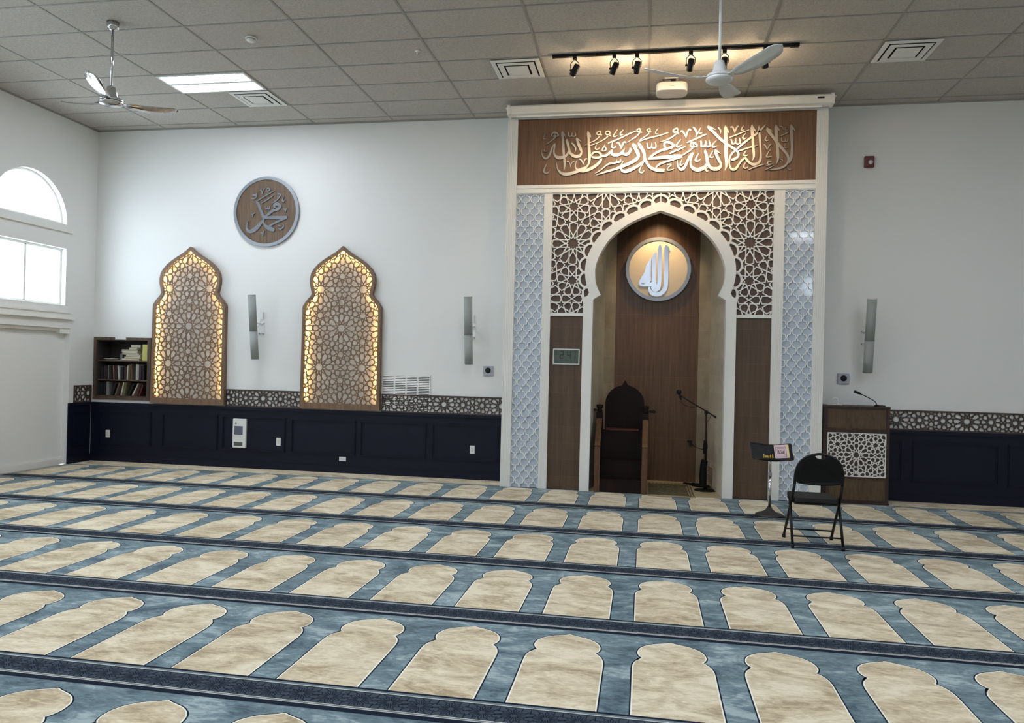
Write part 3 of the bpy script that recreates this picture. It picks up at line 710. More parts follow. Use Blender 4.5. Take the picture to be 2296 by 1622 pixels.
# calligraphy banner
STROKES_BANNER = "-1115,4782,8 -1113,4751,36 -1107,4689,33 -1097,4556,33 -1086,4446,31 -1075,4357,27 -1076,4300,20 -1083,4247,4;-1111,4770,9 -1090,4737,18 -1074,4701,4;-924,4688,9 -916,4657,28 -893,4595,36 -865,4532,36 -854,4492,22 -872,4449,36 -920,4437,42 -965,4451,40 -1001,4487,29 -1019,4528,31 -1034,4590,34 -1051,4652,31 -1049,4676,9;-921,4683,8 -895,4660,16 -866,4638,4;-1023,4510,27 -1044,4467,27 -1074,4441,33 -1132,4425,45 -1181,4435,40 -1212,4471,27 -1222,4515,20 -1213,4581,20 -1207,4621,9;-1209,4621,7 -1237,4582,20 -1258,4525,22 -1279,4464,27 -1309,4429,27 -1336,4421,27 -1368,4448,18 -1387,4498,11 -1383,4546,4;-1308,4358,4 -1333,4310,16 -1350,4262,18 -1342,4231,20 -1309,4221,20 -1283,4243,11 -1272,4265,4;-1254,4715,13 -1250,4750,18 -1219,4767,20 -1183,4753,18 -1169,4721,16 -1200,4716,18 -1240,4715,16;-1215,4758,11 -1211,4718,11;-1205,4705,18 -1235,4675,16 -1279,4641,13 -1336,4607,4;-1033,4766,7 -1030,4726,13 -1017,4708,13 -990,4718,12 -985,4760,8;-990,4718,11 -970,4707,13 -942,4712,12 -940,4741,11 -950,4765,5;-993,4619,11 -968,4601,22 -936,4561,20 -931,4525,16 -943,4490,4;-775,4771,9 -769,4731,36 -763,4670,28 -759,4591,31 -751,4503,36 -745,4437,33 -746,4371,29 -758,4328,22 -785,4293,26 -829,4268,44 -885,4256,36 -916,4270,22 -931,4314,11 -917,4384,4;-765,4753,9 -747,4722,18 -729,4680,4;-585,4407,16 -604,4363,33 -655,4312,38 -732,4266,41 -819,4241,40 -872,4243,31 -937,4226,40 -1016,4206,42 -1082,4207,39 -1136,4235,31 -1168,4280,16 -1181,4338,7 -1190,4378,3;-723,4436,12 -702,4475,27 -650,4491,22 -606,4468,26 -593,4433,27 -627,4416,28 -692,4418,27 -719,4432,18;-612,4722,16 -643,4719,18 -654,4741,16 -635,4762,16 -611,4762,18 -606,4735,16 -603,4718,18 -586,4711,11;-616,4700,14 -646,4666,16 -689,4637,14 -740,4617,12 -805,4588,3;-1046,4374,10 -1020,4369,11 -1001,4333,9 -996,4294,4;-996,4294,4 -984,4342,9 -958,4372,11 -932,4374,7;-884,4401,18 -858,4392,16 -835,4351,10 -830,4321,5;-830,4321,5 -818,4360,11 -797,4403,16 -775,4398,11;-653,4597,4 -665,4566,12 -671,4536,16 -651,4524,16 -630,4530,13 -617,4552,4;-546,4585,4 -556,4563,12 -575,4529,16 -575,4503,13 -546,4502,14 -527,4523,14 -543,4550,16 -556,4563,10;-1331,4771,3 -1356,4732,7 -1367,4696,9 -1353,4678,9 -1329,4686,4;-1352,4541,9 -1347,4514,7 -1302,4517,4;-484,4722,14 -519,4714,18 -541,4736,14 -524,4758,18 -494,4757,18 -485,4735,16 -489,4713,18 -471,4695,16;-505,4696,16 -552,4658,16 -629,4617,13 -733,4580,11 -814,4575,4;-591,4436,31 -547,4435,33 -504,4456,31 -462,4494,27 -447,4516,7;-454,4511,12 -451,4472,22 -435,4446,36 -387,4442,37 -340,4456,36 -311,4486,24 -288,4524,5;-306,4477,16 -297,4455,31 -267,4448,40 -231,4462,33 -214,4492,24 -213,4518,20 -220,4533,5;-386,4780,3 -411,4741,11 -436,4703,14 -427,4687,14 -402,4689,13 -382,4699,3;-309,4775,4 -338,4743,12 -350,4718,14 -335,4706,16 -307,4712,4;-506,4604,14 -435,4629,18 -328,4673,17 -222,4722,19 -145,4750,12;-85,4744,14 -119,4741,16 -131,4763,16 -112,4780,16 -93,4779,18 -90,4753,13 -89,4738,14 -68,4735,13;-98,4727,18 -127,4689,16 -186,4647,12 -253,4606,3;-435,4629,4 -451,4590,12 -455,4551,16 -433,4537,16 -411,4545,12 -401,4567,4;-389,4601,20 -367,4605,16 -347,4569,16 -331,4526,7;-331,4526,7 -321,4556,18 -301,4603,18 -288,4613,16 -270,4600,10;-339,4391,5 -338,4360,20 -355,4346,27 -385,4348,22 -424,4332,22 -484,4329,22 -527,4304,18 -578,4261,16 -629,4227,12 -668,4206,4;-390,4349,13 -386,4379,5;-178,4593,9 -171,4560,36 -144,4516,37 -113,4459,44 -108,4411,38 -141,4373,44 -213,4331,40 -319,4290,41 -405,4257,28 -534,4221,24 -663,4180,4;-176,4586,6 -154,4573,18 -119,4539,4;-104,4602,7 -99,4576,36 -68,4523,38 -37,4470,38 -27,4418,31 -30,4362,22 -63,4323,33 -126,4282,33 -211,4240,44 -275,4224,42 -314,4238,31 -326,4277,18 -320,4321,13 -302,4364,4;-22,4405,24 -4,4348,31 27,4295,36 66,4260,36 121,4237,42 182,4227,44 233,4224,40;42,4740,13 13,4741,14 -1,4761,13 16,4776,13 37,4773,16 38,4749,13 53,4733,10;26,4723,14 -3,4690,13 -54,4657,13 -100,4628,9;-102,4615,11 -28,4639,17 54,4662,18 168,4687,17 273,4720,12;-3,4590,11 8,4573,16 11,4534,18 30,4520,18 60,4537,16 65,4597,6;60,4541,14 81,4523,18 111,4527,18 119,4557,14 105,4600,5;-46,4314,4 -71,4276,13 -89,4233,18 -78,4207,18 -48,4206,16 -23,4236,4;144,4782,3 120,4751,10 110,4721,14 123,4705,12 146,4709,4;248,4506,16 226,4549,28 233,4588,27 271,4595,28 318,4572,30 343,4550,27 319,4525,33 269,4509,28 227,4498,25;243,4510,27 164,4478,27 101,4445,27 59,4411,29 21,4373,16;257,4479,6 256,4505,12;21,4378,16 123,4389,38 229,4397,41 334,4404,45 418,4411,36 464,4420,6;456,4397,24 356,4369,22 272,4346,25 188,4317,25 143,4288,22 126,4254,18;382,4721,18 348,4722,20 333,4744,16 356,4765,18 385,4768,20 390,4738,16 386,4717,20 407,4701,18;374,4700,16 328,4663,18 258,4626,14 161,4596,4;428,4724,18 448,4734,20 474,4701,18 499,4645,6;499,4645,6 506,4687,18 524,4738,16 540,4753,18 559,4741,14;583,4779,16 607,4757,24 628,4718,27 633,4683,20 619,4645,3;683,4772,4 665,4734,13 658,4708,13 674,4695,16 695,4703,11 705,4711,4;513,4578,12 560,4600,18 643,4636,17 725,4672,17 756,4686,12;434,4629,3 406,4591,13 381,4554,20 386,4532,20 415,4533,18 448,4552,4;297,4444,18 354,4473,20 424,4501,20 493,4529,10;559,4531,14 561,4561,16 569,4578,16 606,4573,22 640,4546,16 632,4525,18 595,4524,18 559,4529,18;596,4565,13 595,4530,12;587,4518,18 562,4488,16 513,4451,16 464,4420,7;681,4584,18 691,4592,18 692,4553,20 699,4528,23 728,4527,20 750,4560,18 747,4603,7;744,4539,22 769,4521,21 798,4529,22 800,4559,18 790,4604,5;885,4603,3 851,4566,13 831,4532,18 844,4515,20 873,4516,13 895,4535,4;878,4484,6 874,4455,31 892,4399,33 922,4338,35 944,4291,24 928,4245,40 879,4229,49 825,4243,40 791,4282,36 773,4342,38 764,4406,31 746,4454,31 748,4481,6;882,4476,9 907,4449,16 941,4425,3;770,4308,20 750,4266,36 709,4237,49 651,4225,47 597,4244,42 567,4287,24 562,4334,20 573,4385,24 586,4441,22;593,4445,16 560,4416,24 536,4369,26 512,4314,31 488,4259,36 451,4234,40 417,4256,27 397,4304,18 396,4360,9;663,4439,4 643,4401,13 626,4363,18 632,4339,20 661,4340,16 690,4365,3;845,4468,4 821,4430,12 807,4392,16 818,4379,16 843,4383,14 861,4400,3;456,4367,4 441,4329,11 433,4295,18 450,4290,14 479,4311,3;792,4261,4 767,4244,13 757,4219,16 772,4206,16 797,4209,3;265,4294,7 298,4304,16 320,4297,12 291,4268,14 270,4238,16 287,4227,16 325,4233,13 363,4249,3;774,4792,9 789,4760,36 848,4702,31 933,4610,28;784,4785,8 822,4763,18 866,4738,4;895,4769,11 917,4748,18 935,4720,13 930,4690,4;850,4700,34 934,4612,34 1018,4544,29 1121,4472,29 1155,4431,26 1159,4391,24 1123,4357,32 1071,4343,24;1492,4787,5 1445,4736,24 1375,4669,26 1281,4602,26 1187,4525,26 1131,4471,24 1079,4423,22 1051,4359,21 1048,4294,17 1068,4238,26 1102,4217,34 1140,4237,32 1173,4291,24 1210,4340,26 1248,4359,26 1278,4323,29 1317,4287,30 1369,4279,37 1416,4305,32 1434,4364,29 1430,4463,22 1420,4588,26 1410,4712,24 1404,4772,8;1417,4727,10 1444,4694,4;1150,4451,16 1236,4479,17 1331,4506,17 1393,4519,7;991,4786,8 994,4750,39 996,4675,39 1001,4575,36 1006,4425,39 1013,4324,34 1012,4259,24 996,4207,4;999,4770,10 1024,4714,19 1039,4686,4;1321,4785,6 1321,4750,39 1328,4665,36 1335,4565,30 1344,4466,31 1351,4381,26 1330,4319,4;1331,4760,10 1353,4719,17 1368,4696,3;1055,4761,17 1076,4768,18 1096,4732,18 1109,4687,6;1109,4687,6 1120,4731,17 1143,4773,18 1160,4763,8;1220,4781,3 1199,4754,13 1188,4732,14 1202,4719,16 1228,4730,4;1045,4631,13 1112,4657,17 1208,4694,15 1286,4724,10;1065,4613,14 1075,4573,18 1086,4548,17 1119,4562,18 1125,4621,7;1124,4561,13 1148,4543,17 1177,4560,17 1176,4595,16 1166,4625,6;1248,4685,4 1218,4649,15 1209,4619,18 1229,4606,17 1257,4627,3;1256,4463,4 1232,4424,15 1228,4399,18 1252,4393,14 1281,4405,4;1263,4323,4 1235,4279,15 1229,4245,18 1251,4232,17 1284,4251,4;1290,4211,10 1361,4242,15 1432,4265,14 1488,4278,7;1507,4746,9 1517,4709,39 1576,4628,34 1639,4537,37 1712,4451,34 1765,4375,29 1771,4321,26 1749,4267,26 1693,4229,26 1622,4213,19 1542,4205,6;1517,4734,10 1551,4708,17 1575,4685,4;1615,4775,7 1616,4736,37 1623,4631,34 1635,4507,34 1644,4408,34 1646,4334,24 1630,4280,5;1625,4755,10 1645,4720,17 1662,4695,4;1794,4774,7 1800,4735,34 1805,4626,31 1812,4502,28 1812,4404,29 1803,4340,32 1776,4286,29;1809,4754,10 1828,4719,18 1845,4691,4;1511,4655,4 1491,4611,12 1487,4586,14 1506,4578,13 1527,4585,4;1469,4524,13 1488,4516,14 1511,4456,5;1511,4456,5 1536,4510,14 1559,4529,11 1573,4521,5;1553,4465,4 1523,4421,12 1508,4382,17 1524,4367,18 1572,4380,4;1568,4311,13 1535,4312,18 1519,4287,15 1545,4272,16 1597,4286,5;1550,4269,14 1503,4253,5;1492,4206,7 1542,4227,11 1602,4261,5;1666,4630,6 1717,4653,10 1768,4679,5;1685,4615,7 1688,4570,10 1705,4560,10 1728,4569,9 1730,4604,4;1728,4569,9 1752,4558,8 1758,4603,5;1658,4759,8 1687,4748,10 1706,4713,5;1729,4747,4 1725,4712,7 1749,4707,4;1734,4534,3 1718,4495,8 1735,4477,8 1768,4484,4;1772,4252,3 1768,4217,10 1792,4202,9 1816,4211,3;1667,4333,7 1696,4328,10 1710,4303,4"
STROKES_MUHAMMAD = "-5760,3992,8 -5719,3975,40 -5686,3892,40 -5644,3801,42 -5624,3727,35 -5663,3686,47 -5749,3596,65 -5829,3555,56 -5883,3572,37 -5898,3630,22 -5869,3721,5;-5629,3743,20 -5623,3685,28 -5581,3627,48 -5518,3594,65 -5447,3569,43;-5620,3755,36 -5487,3758,47 -5311,3760,44 -5250,3764,33;-5254,3751,24 -5397,3700,30 -5528,3635,26;-5612,3768,37 -5542,3816,36 -5464,3873,47 -5394,3889,47 -5364,3929,36 -5413,3963,52 -5457,3951,39 -5447,3889,35;-5760,3992,8 -5672,4049,19 -5458,4161,10;-5670,3971,9 -5583,4023,19 -5474,4091,9;-5510,3960,9 -5424,4020,19 -5364,4093,22 -5408,4119,22;-5587,4179,14 -5570,4200,19 -5543,4187,19 -5547,4162,19 -5578,4159,19 -5587,4179,14;-5598,3924,12 -5588,3891,19 -5566,3899,19 -5563,3924,13;-5566,3895,19 -5539,3890,18 -5536,3932,12;-5816,4101,26 -5763,4100,30 -5750,4133,12;-5842,4052,14 -5797,4043,21 -5757,4067,21 -5745,4116,10;-5693,4165,14 -5676,4173,20 -5656,4115,12;-5656,4115,12 -5640,4180,18 -5619,4196,17;-5310,4076,7 -5331,4019,19 -5317,3994,18 -5291,4018,6;-5310,3887,16 -5288,3879,19 -5278,3838,10;-5278,3838,10 -5266,3887,17 -5249,3895,10;-5835,3812,16 -5813,3811,18 -5803,3774,10;-5803,3774,10 -5791,3819,16 -5765,3831,10;-5676,3529,14 -5645,3529,19 -5626,3484,10;-5626,3484,10 -5628,3537,20 -5611,3562,13;-5396,3642,14 -5360,3634,21 -5360,3617,19;-5386,3593,14 -5342,3588,21 -5303,3625,21 -5317,3658,10"
STROKES_ALLAH = "302,3435,15 311,3378,60 316,3165,61 317,2937,61 308,2822,61 269,2754,61 195,2719,61 119,2737,57 85,2783,38 76,2829,19;329,3416,23 364,3347,7;220,3443,14 218,3378,53 219,3165,61 221,2898,56 197,2807,69 148,2787,53 117,2837,41;166,3333,16 138,3264,53 137,3127,61 137,2974,56 146,2867,69 177,2822,49;101,3245,6 75,3195,34 54,3127,62 45,3050,77 32,2974,122 18,2913,145 11,2874,84;-50,2935,21 -53,2866,38 -3,2851,35 72,2859,49 109,2867,56 135,2867,46;83,3211,30 79,3050,28 78,2913,46"

bn = thing('calligraphy_banner', (CX, YF, 4.066), 'long brown wood banner with silver Arabic calligraphy above the niche', 'sign')
b = MB(); b.box(-1.716, 2.108, -0.455, -0.42, 4.067, 4.957, M['walnut']); b.build('board', parent=bn)
b = MB(); strokes(b, STROKES_BANNER, -0.478, -0.462, M['silver']); b.build('lettering', parent=bn, fix=False)

# round discs
def disc(name, x, z, r, yface, depth, backm, data, lm, label, ring_w):
    t = thing(name, (x, yface, z-r), label, 'sign')
    n = 64; c = lambda R: [(x+R*math.cos(2*PI*k/n), z+R*math.sin(2*PI*k/n)) for k in range(n)]
    q = MB(); q.prism(c(r-ring_w*0.6), yface, yface+depth, WALL, backm); q.build('plate', parent=t, fix=False)
    q = MB(); q.ringprism(c(r), c(r-ring_w), yface-0.014, yface+depth, WALL, M['ring'], smooth=True); q.build('rim', parent=t, fix=False)
    q = MB(); strokes(q, data, yface-0.016, yface-0.002, lm); q.build('lettering', parent=t, fix=False)
    return t
disc('calligraphy_disc', 0.199, 3.090, 0.468, 0.715, 0.048, M['disc'], STROKES_ALLAH, M['mirror'], 'cream disc with a silver Arabic word inside the prayer niche', 0.05)
disc('calligraphy_disc', -5.592, 3.850, 0.525, -0.024, 0.023, M['discwood'], STROKES_MUHAMMAD, M['lettergrey'], 'brown wood disc with grey Arabic calligraphy on the white wall', 0.045)

# projection screen case over the banner
sc_ = thing('projector_screen_case', (0.22, -0.58, 4.95), 'long white roll-up screen case under the ceiling above the banner', 'projector screen')
b = MB(); prof = [(-0.665, 5.065), (-0.665, 4.985), (-0.655, 4.975), (-0.600, 4.965), (-0.53, 4.965), (-0.525, 5.085), (-0.65, 5.085)]
b.prism(prof, -1.80, 2.235, lambda u, v, d: (d, u, v), M['white']); b.build('case', parent=sc_)
for x0, x1 in ((-1.835, -1.80), (2.235, 2.27)):
    b = MB(); b.prism([(-0.672, 5.075), (-0.672, 4.96), (-0.52, 4.955), (-0.52, 5.095), (-0.66, 5.095)], x0, x1, lambda u, v, d: (d, u, v), M['white']); b.box(x0-0.03 if x0 < 0 else x1, x0 if x0 < 0 else x1+0.03, -0.62, -0.56, 5.06, 5.075, M['white']); b.build('end_cap', parent=sc_)
b = MB(); b.box(-1.72, 2.14, -0.59, -0.575, 4.945, 4.966, M['white']); b.build('bottom_bar', parent=sc_)
b = MB(); b.box(2.07, 2.15, -0.668, -0.664, 5.03, 5.05, M['dark']); b.build('badge', parent=sc_)
for x in (-1.3, 0.2, 1.8):
    b = MB(); b.box(x-0.03, x+0.03, -0.53, -0.474, 4.99, 5.04, M['white']); b.build('bracket', parent=sc_)

# digital clock
ck = thing('digital_clock', (-0.997, -0.452, 1.665), 'silver framed digital clock reading 2 41 on the brown panel', 'clock')
b = MB(); b.ringprism(rect(-1.174, -0.818, 1.664, 1.874), rect(-1.160, -0.832, 1.678, 1.860), -0.468, -0.441, WALL, M['alu']); b.build('bezel', parent=ck, fix=False)
b = MB(); b.box(-1.162, -0.830, -0.458, -0.441, 1.676, 1.862, M['lcd']); b.build('display', parent=ck)
SEG = {'2': 'abged', '4': 'fgbc', '1': 'bc', '7': 'abc', '0': 'abcdef', '3': 'abgcd', '5': 'afgcd'}
def digit(mb, ch, x, z, w_, h_, t, m):
    for q in SEG[ch]:
        R = {'a': (0, 1, 1, 1), 'g': (0, .5, 1, .5), 'd': (0, 0, 1, 0), 'f': (0, .5, 0, 1), 'b': (1, .5, 1, 1), 'e': (0, 0, 0, .5), 'c': (1, 0, 1, .5)}[q]
        mb.bars([((x+R[0]*w_, z+R[1]*h_), (x+R[2]*w_, z+R[3]*h_))], t, -0.4595, -0.4575, WALL, m, 0)
for ch, x in (('2', -1.078), ('4', -0.980), ('1', -0.920)):
    b = MB(); digit(b, ch, x, 1.745, 0.042, 0.092, 0.010, M['lcdink']); b.build('digit', parent=ck, fix=False)
b = MB()
for i, ch in enumerate('10717'): digit(b, ch, -1.135+i*0.062, 1.690, 0.020, 0.036, 0.005, M['lcdfaint'])
b.build('date_text', parent=ck, fix=False)

# ================================================================ glowing arched screens
def screen(xc, label):
    r = [(0.616, 0.932), (0.606, 2.42), (0.600, 2.445), (0.556, 2.51), (0.518, 2.552), (0.487, 2.585), (0.468, 2.622), (0.483, 2.69), (0.500, 2.765), (0.503, 2.835), (0.487, 2.915), (0.447, 2.985), (0.387, 3.05), (0.315, 3.108), (0.235, 3.160), (0.165, 3.200), (0.105, 3.238), (0.055, 3.277), (0.0, 3.325)]
    o = [(xc+x, z) for x, z in r]+[(xc-x, z) for x, z in r[-2::-1]]
    n = len(o); inn = []
    for i in range(n):
        a, c = o[i-1], o[(i+1) % n]
        if i == 0: nx, nz = o[i][0]-0.05, o[i][1]+0.075
        elif i == n-1: nx, nz = o[i][0]+0.05, o[i][1]+0.075
        elif i == n//2: nx, nz = o[i][0], o[i][1]-0.062
        else:
            tx, tz = c[0]-a[0], c[1]-a[1]; l = math.hypot(tx, tz); nx, nz = o[i][0]-tz/l*0.046, o[i][1]+tx/l*0.046
        inn.append((nx, nz))
    t = thing('arched_screen', (xc, -0.03, 0.92), label, 'decorative screen')
    q = MB(); q.ringprism(o, inn, -0.076, -0.004, WALL, M['screenwood']); q.build('frame', parent=t, fix=False)
    q = MB(); q.prism(inn, -0.008, -0.004, WALL, M['screenback']); q.build('backing', parent=t, fix=False)
    q = MB(); sg = girih(0.66, xc, 2.117, (xc-0.62, xc+0.62, 0.93, 3.33))
    q.bars(clip(sg, inn), 0.0128, -0.072, -0.058, WALL, M['screenwood']); q.build('lattice', parent=t, fix=False)
    q = MB(); lo = inn; k = 0.004
    li = []
    for i in range(n):
        c = (xc, min(max(inn[i][1], 1.2), 2.9)); dx, dz = c[0]-inn[i][0], c[1]-inn[i][1]; l = math.hypot(dx, dz) or 1
        li.append((inn[i][0]+dx/l*k, inn[i][1]+dz/l*k))
    for i in range(n-1):
        a, c = inn[i], inn[i+1]; e, g = li[i], li[i+1]
        if max(a[1], c[1]) < 1.0: continue
        z0 = 1.06 if i in (0, n-2) else 0
        e = (e[0], max(e[1], z0)); g = (g[0], max(g[1], z0))
        q.face([(e[0], -0.034, e[1]), (g[0], -0.034, g[1]), (g[0], -0.020, g[1]), (e[0], -0.020, e[1])], M['led'])
    q.build('led_strip', parent=t, fix=False)
screen(-6.797, 'glowing arched wood lattice screen beside the bookcase')
screen(-4.345, 'glowing arched wood lattice screen beside the wall grille')


# ================================================================ recessed bookcase and what is on it
bs = thing('bookcase', (-7.95, 0.1, 0.955), 'brown recessed bookcase of three shelves in the white wall', 'bookcase')
x0, x1, z0, z1 = -8.445, -7.460, 0.960, 1.928
b = MB(); b.ringprism(rect(x0, x1, z0, z1), rect(x0+0.047, x1-0.052, z0+0.045, z1-0.043), -0.022, 0.004, WALL, M['shelfwood']); b.build('face_frame', parent=bs, fix=False)
b = MB(); xa, xb, za, zb = -8.397, -7.516, 1.006, 1.884
b.box(xa, xb, 0.29, 0.31, za, zb, M['shelfdark']); b.box(xa, xa+0.015, 0, 0.29, za, zb, M['shelfdark']); b.box(xb-0.015, xb, 0, 0.29, za, zb, M['shelfdark'])
b.box(xa, xb, 0, 0.29, zb-0.012, zb, M['shelfdark']); b.box(xa, xb, 0, 0.29, za, za+0.014, M['shelfwood']); b.build('carcass', parent=bs, fix=False)
for z in (1.270, 1.572):
    b = MB(); b.box(xa+0.015, xb-0.015, 0.012, 0.29, z-0.018, z, M['shelfwood']); b.build('shelf', parent=bs)
b = MB(); b.box(-8.07, -7.885, -0.026, -0.0225, 1.893, 1.934, M['plate']); b.build('paper_label', parent=bs)
ORD = ['first', 'second', 'third', 'fourth', 'fifth', 'sixth', 'seventh', 'eighth', 'ninth', 'tenth', 'eleventh', 'twelfth', 'thirteenth', 'fourteenth', 'fifteenth', 'sixteenth', 'seventeenth', 'eighteenth']
PAL = {'black': (24, 23, 26), 'dark brown': (52, 38, 34), 'tan': (120, 98, 78), 'grey': (128, 126, 124), 'cream': (196, 186, 164), 'olive': (96, 92, 66), 'pale grey': (176, 176, 172), 'dark red': (74, 30, 34), 'plum': (52, 36, 50)}
BM = {k: plain('book_cover_'+k.replace(' ', '_'), v, 0.55) for k, v in PAL.items()}
PAGES = plain('book_pages', (206, 198, 176), 0.8)
def upright(i, x, zs, t, h, dp, lean, colr, label, group):
    ax = Vector((math.cos(lean), 0, -math.sin(lean))); up = Vector((math.sin(lean), 0, math.cos(lean)))
    y0 = 0.045+0.02*((i*7) % 4)/4
    lift = abs(math.sin(lean))*t/2
    c = Vector((x, y0+dp/2, zs+0.0005+lift)) + up*(h/2)
    t_ = thing('book', (x, y0, zs), label, 'book', group)
    q = MB(); q.obox(c, ax*(t/2), Vector((0, dp/2, 0)), up*(h/2-0.003), PAGES); 
    q = MB(); q.obox(c-ax*(t/2-0.0015), ax*0.0015, Vector((0, dp/2, 0)), up*(h/2), BM[colr]); q.obox(c+ax*(t/2-0.0015), ax*0.0015, Vector((0, dp/2, 0)), up*(h/2), BM[colr])
    q.obox(c-Vector((0, dp/2-0.002, 0)), ax*(t/2-0.0015), Vector((0, 0.002, 0)), up*(h/2), BM[colr]); q.build('cover', parent=t_, fix=False)
    q = MB(); q.obox(c+Vector((0, 0.003, 0)), ax*(t/2-0.003), Vector((0, dp/2-0.006, 0)), up*(h/2-0.004), PAGES); q.build('pages', parent=t_, fix=False)
row2 = [('black', .030, .20), ('dark brown', .030, .21), ('black', .028, .21), ('grey', .014, .22), ('black', .034, .21), ('tan', .018, .22), ('dark brown', .030, .20), ('pale grey', .026, .215), ('black', .036, .20), ('plum', .036, .205), ('cream', .022, .22), ('olive', .026, .235), ('tan', .016, .25), ('black', .040, .22), ('pale grey', .026, .245), ('cream', .020, .24), ('plum', .036, .22), ('black', .036, .225)]
x = -8.36
for i, (c, t, h) in enumerate(row2):
    ln = [0, 0, 0.02, -0.02, -0.05, -0.07, -0.05, -0.10, 0, 0, 0.03, -0.03, -0.05, 0, 0, 0, 0, 0][i]
    x += t/2+h*abs(math.sin(ln))*0.55+0.002
    upright(i, x, 1.270, t, h, 0.15, ln, c, '%s book from the left on the middle shelf, %s cover' % (ORD[i], c), 'books on the middle shelf')
    x += t/2+h*abs(math.sin(ln))*0.55+0.006
row3 = [('black', .04, .20, 0), ('black', .04, .21, 0), ('grey', .045, .23, 0), ('black', .03, .20, .28), ('tan', .016, .21, .34), ('dark brown', .022, .21, .32), ('cream', .022, .22, .22), ('olive', .034, .21, .16), ('black', .026, .20, .42), ('cream', .022, .23, .48), ('dark red', .030, .18, .30), ('dark red', .026, .18, .33)]
x = -8.375
for i, (c, t, h, ln) in enumerate(row3):
    gap = [0.004, 0.004, 0.01, 0.042, 0.03, 0.016, 0.028, 0.022, 0.052, 0.026, 0.050, 0.012][i]
    x += t/2*1.02+gap
    upright(i, x, 1.021, t, min(h, 0.215), 0.15, ln, c, '%s book from the left on the bottom shelf, %s cover' % (ORD[i], c), 'books on the bottom shelf')
    x += t/2*1.02+0.004
def flat_book(i, xc, yc, z, w_, d, t, rz, c, label):
    t_ = thing('book', (xc, yc, z), label, 'book', 'stacked books on the top shelf')
    ax = Vector((math.cos(rz), math.sin(rz), 0)); ay = Vector((-math.sin(rz), math.cos(rz), 0)); cc = Vector((xc, yc, z+t/2))
    q = MB()
    for k in (-1, 1): q.obox(cc+Vector((0, 0, k*(t/2-0.001))), ax*(w_/2), ay*(d/2), Vector((0, 0, 0.001)), BM[c])
    q.obox(cc+ay*(d/2-0.001), ax*(w_/2), ay*0.001, Vector((0, 0, t/2)), BM[c]); q.build('cover', parent=t_, fix=False)
    q = MB(); q.obox(cc-ay*0.002, ax*(w_/2-0.003), ay*(d/2-0.003), Vector((0, 0, t/2-0.002)), PAGES); q.build('pages', parent=t_, fix=False)
z = 1.5725; BM['yellow'] = plain('book_cover_yellow', (188, 168, 88), 0.55)
for i, (w_, t, dx, c, rz) in enumerate([(.30, .030, .0, 'yellow', .03), (.28, .030, .03, 'olive', -.05), (.24, .026, .04, 'cream', .08), (.30, .024, .0, 'black', 0), (.28, .018, -.01, 'pale grey', -.06), (.27, .022, -.02, 'black', .05), (.27, .016, -.02, 'grey', .1), (.15, .03, .05, 'pale grey', -.1), (.15, .045, .07, 'grey', .22)]):
    flat_book(i, -7.86+dx, 0.14, z, w_, 0.17, t, rz, c, '%s %s book from the bottom of the pile on the top shelf' % (ORD[i], c)); z += t+0.0008
q = MB(); q.lathe([(0.022, 0), (0.022, 0.10), (0.018, 0.104)], (-8.045, 0.10, 1.5725), M['grey'], 16); q.lathe([(0.019, 0.104), (0.019, 0.125), (0.0, 0.128)], (-8.045, 0.10, 1.5725), M['black'], 16)
tag(q.build('canister'), 'small grey canister with black lid beside the pile of books', 'canister')
q = MB(); q.lathe([(0.04, 0), (0.09, 0.010), (0.115, 0.022), (0.113, 0.025), (0.085, 0.014), (0.0, 0.012)], (-8.24, 0.13, 1.5725), plain('plate_glaze', (206, 204, 194), 0.3), 28)
tag(q.build('plate'), 'shallow pale plate at the left end of the top shelf', 'plate')
q = MB(); q.box(-8.12, -7.99, 0.03, 0.095, 1.5722, 1.578, M['plate']); tag(q.build('paper_sheet'), 'white folded paper lying by the plate on the top shelf', 'paper')
q = MB(); q.box(-7.635, -7.535, 0.03, 0.22, 1.5725, 1.825, plain('yellow_box_card', (190, 184, 104), 0.6)); q.box(-7.636, -7.534, 0.0295, 0.06, 1.79, 1.8255, plain('yellow_box_flap', (200, 194, 118), 0.6))
tag(q.build('carton', bevel=0.002), 'upright yellow box at the right end of the top shelf', 'box')

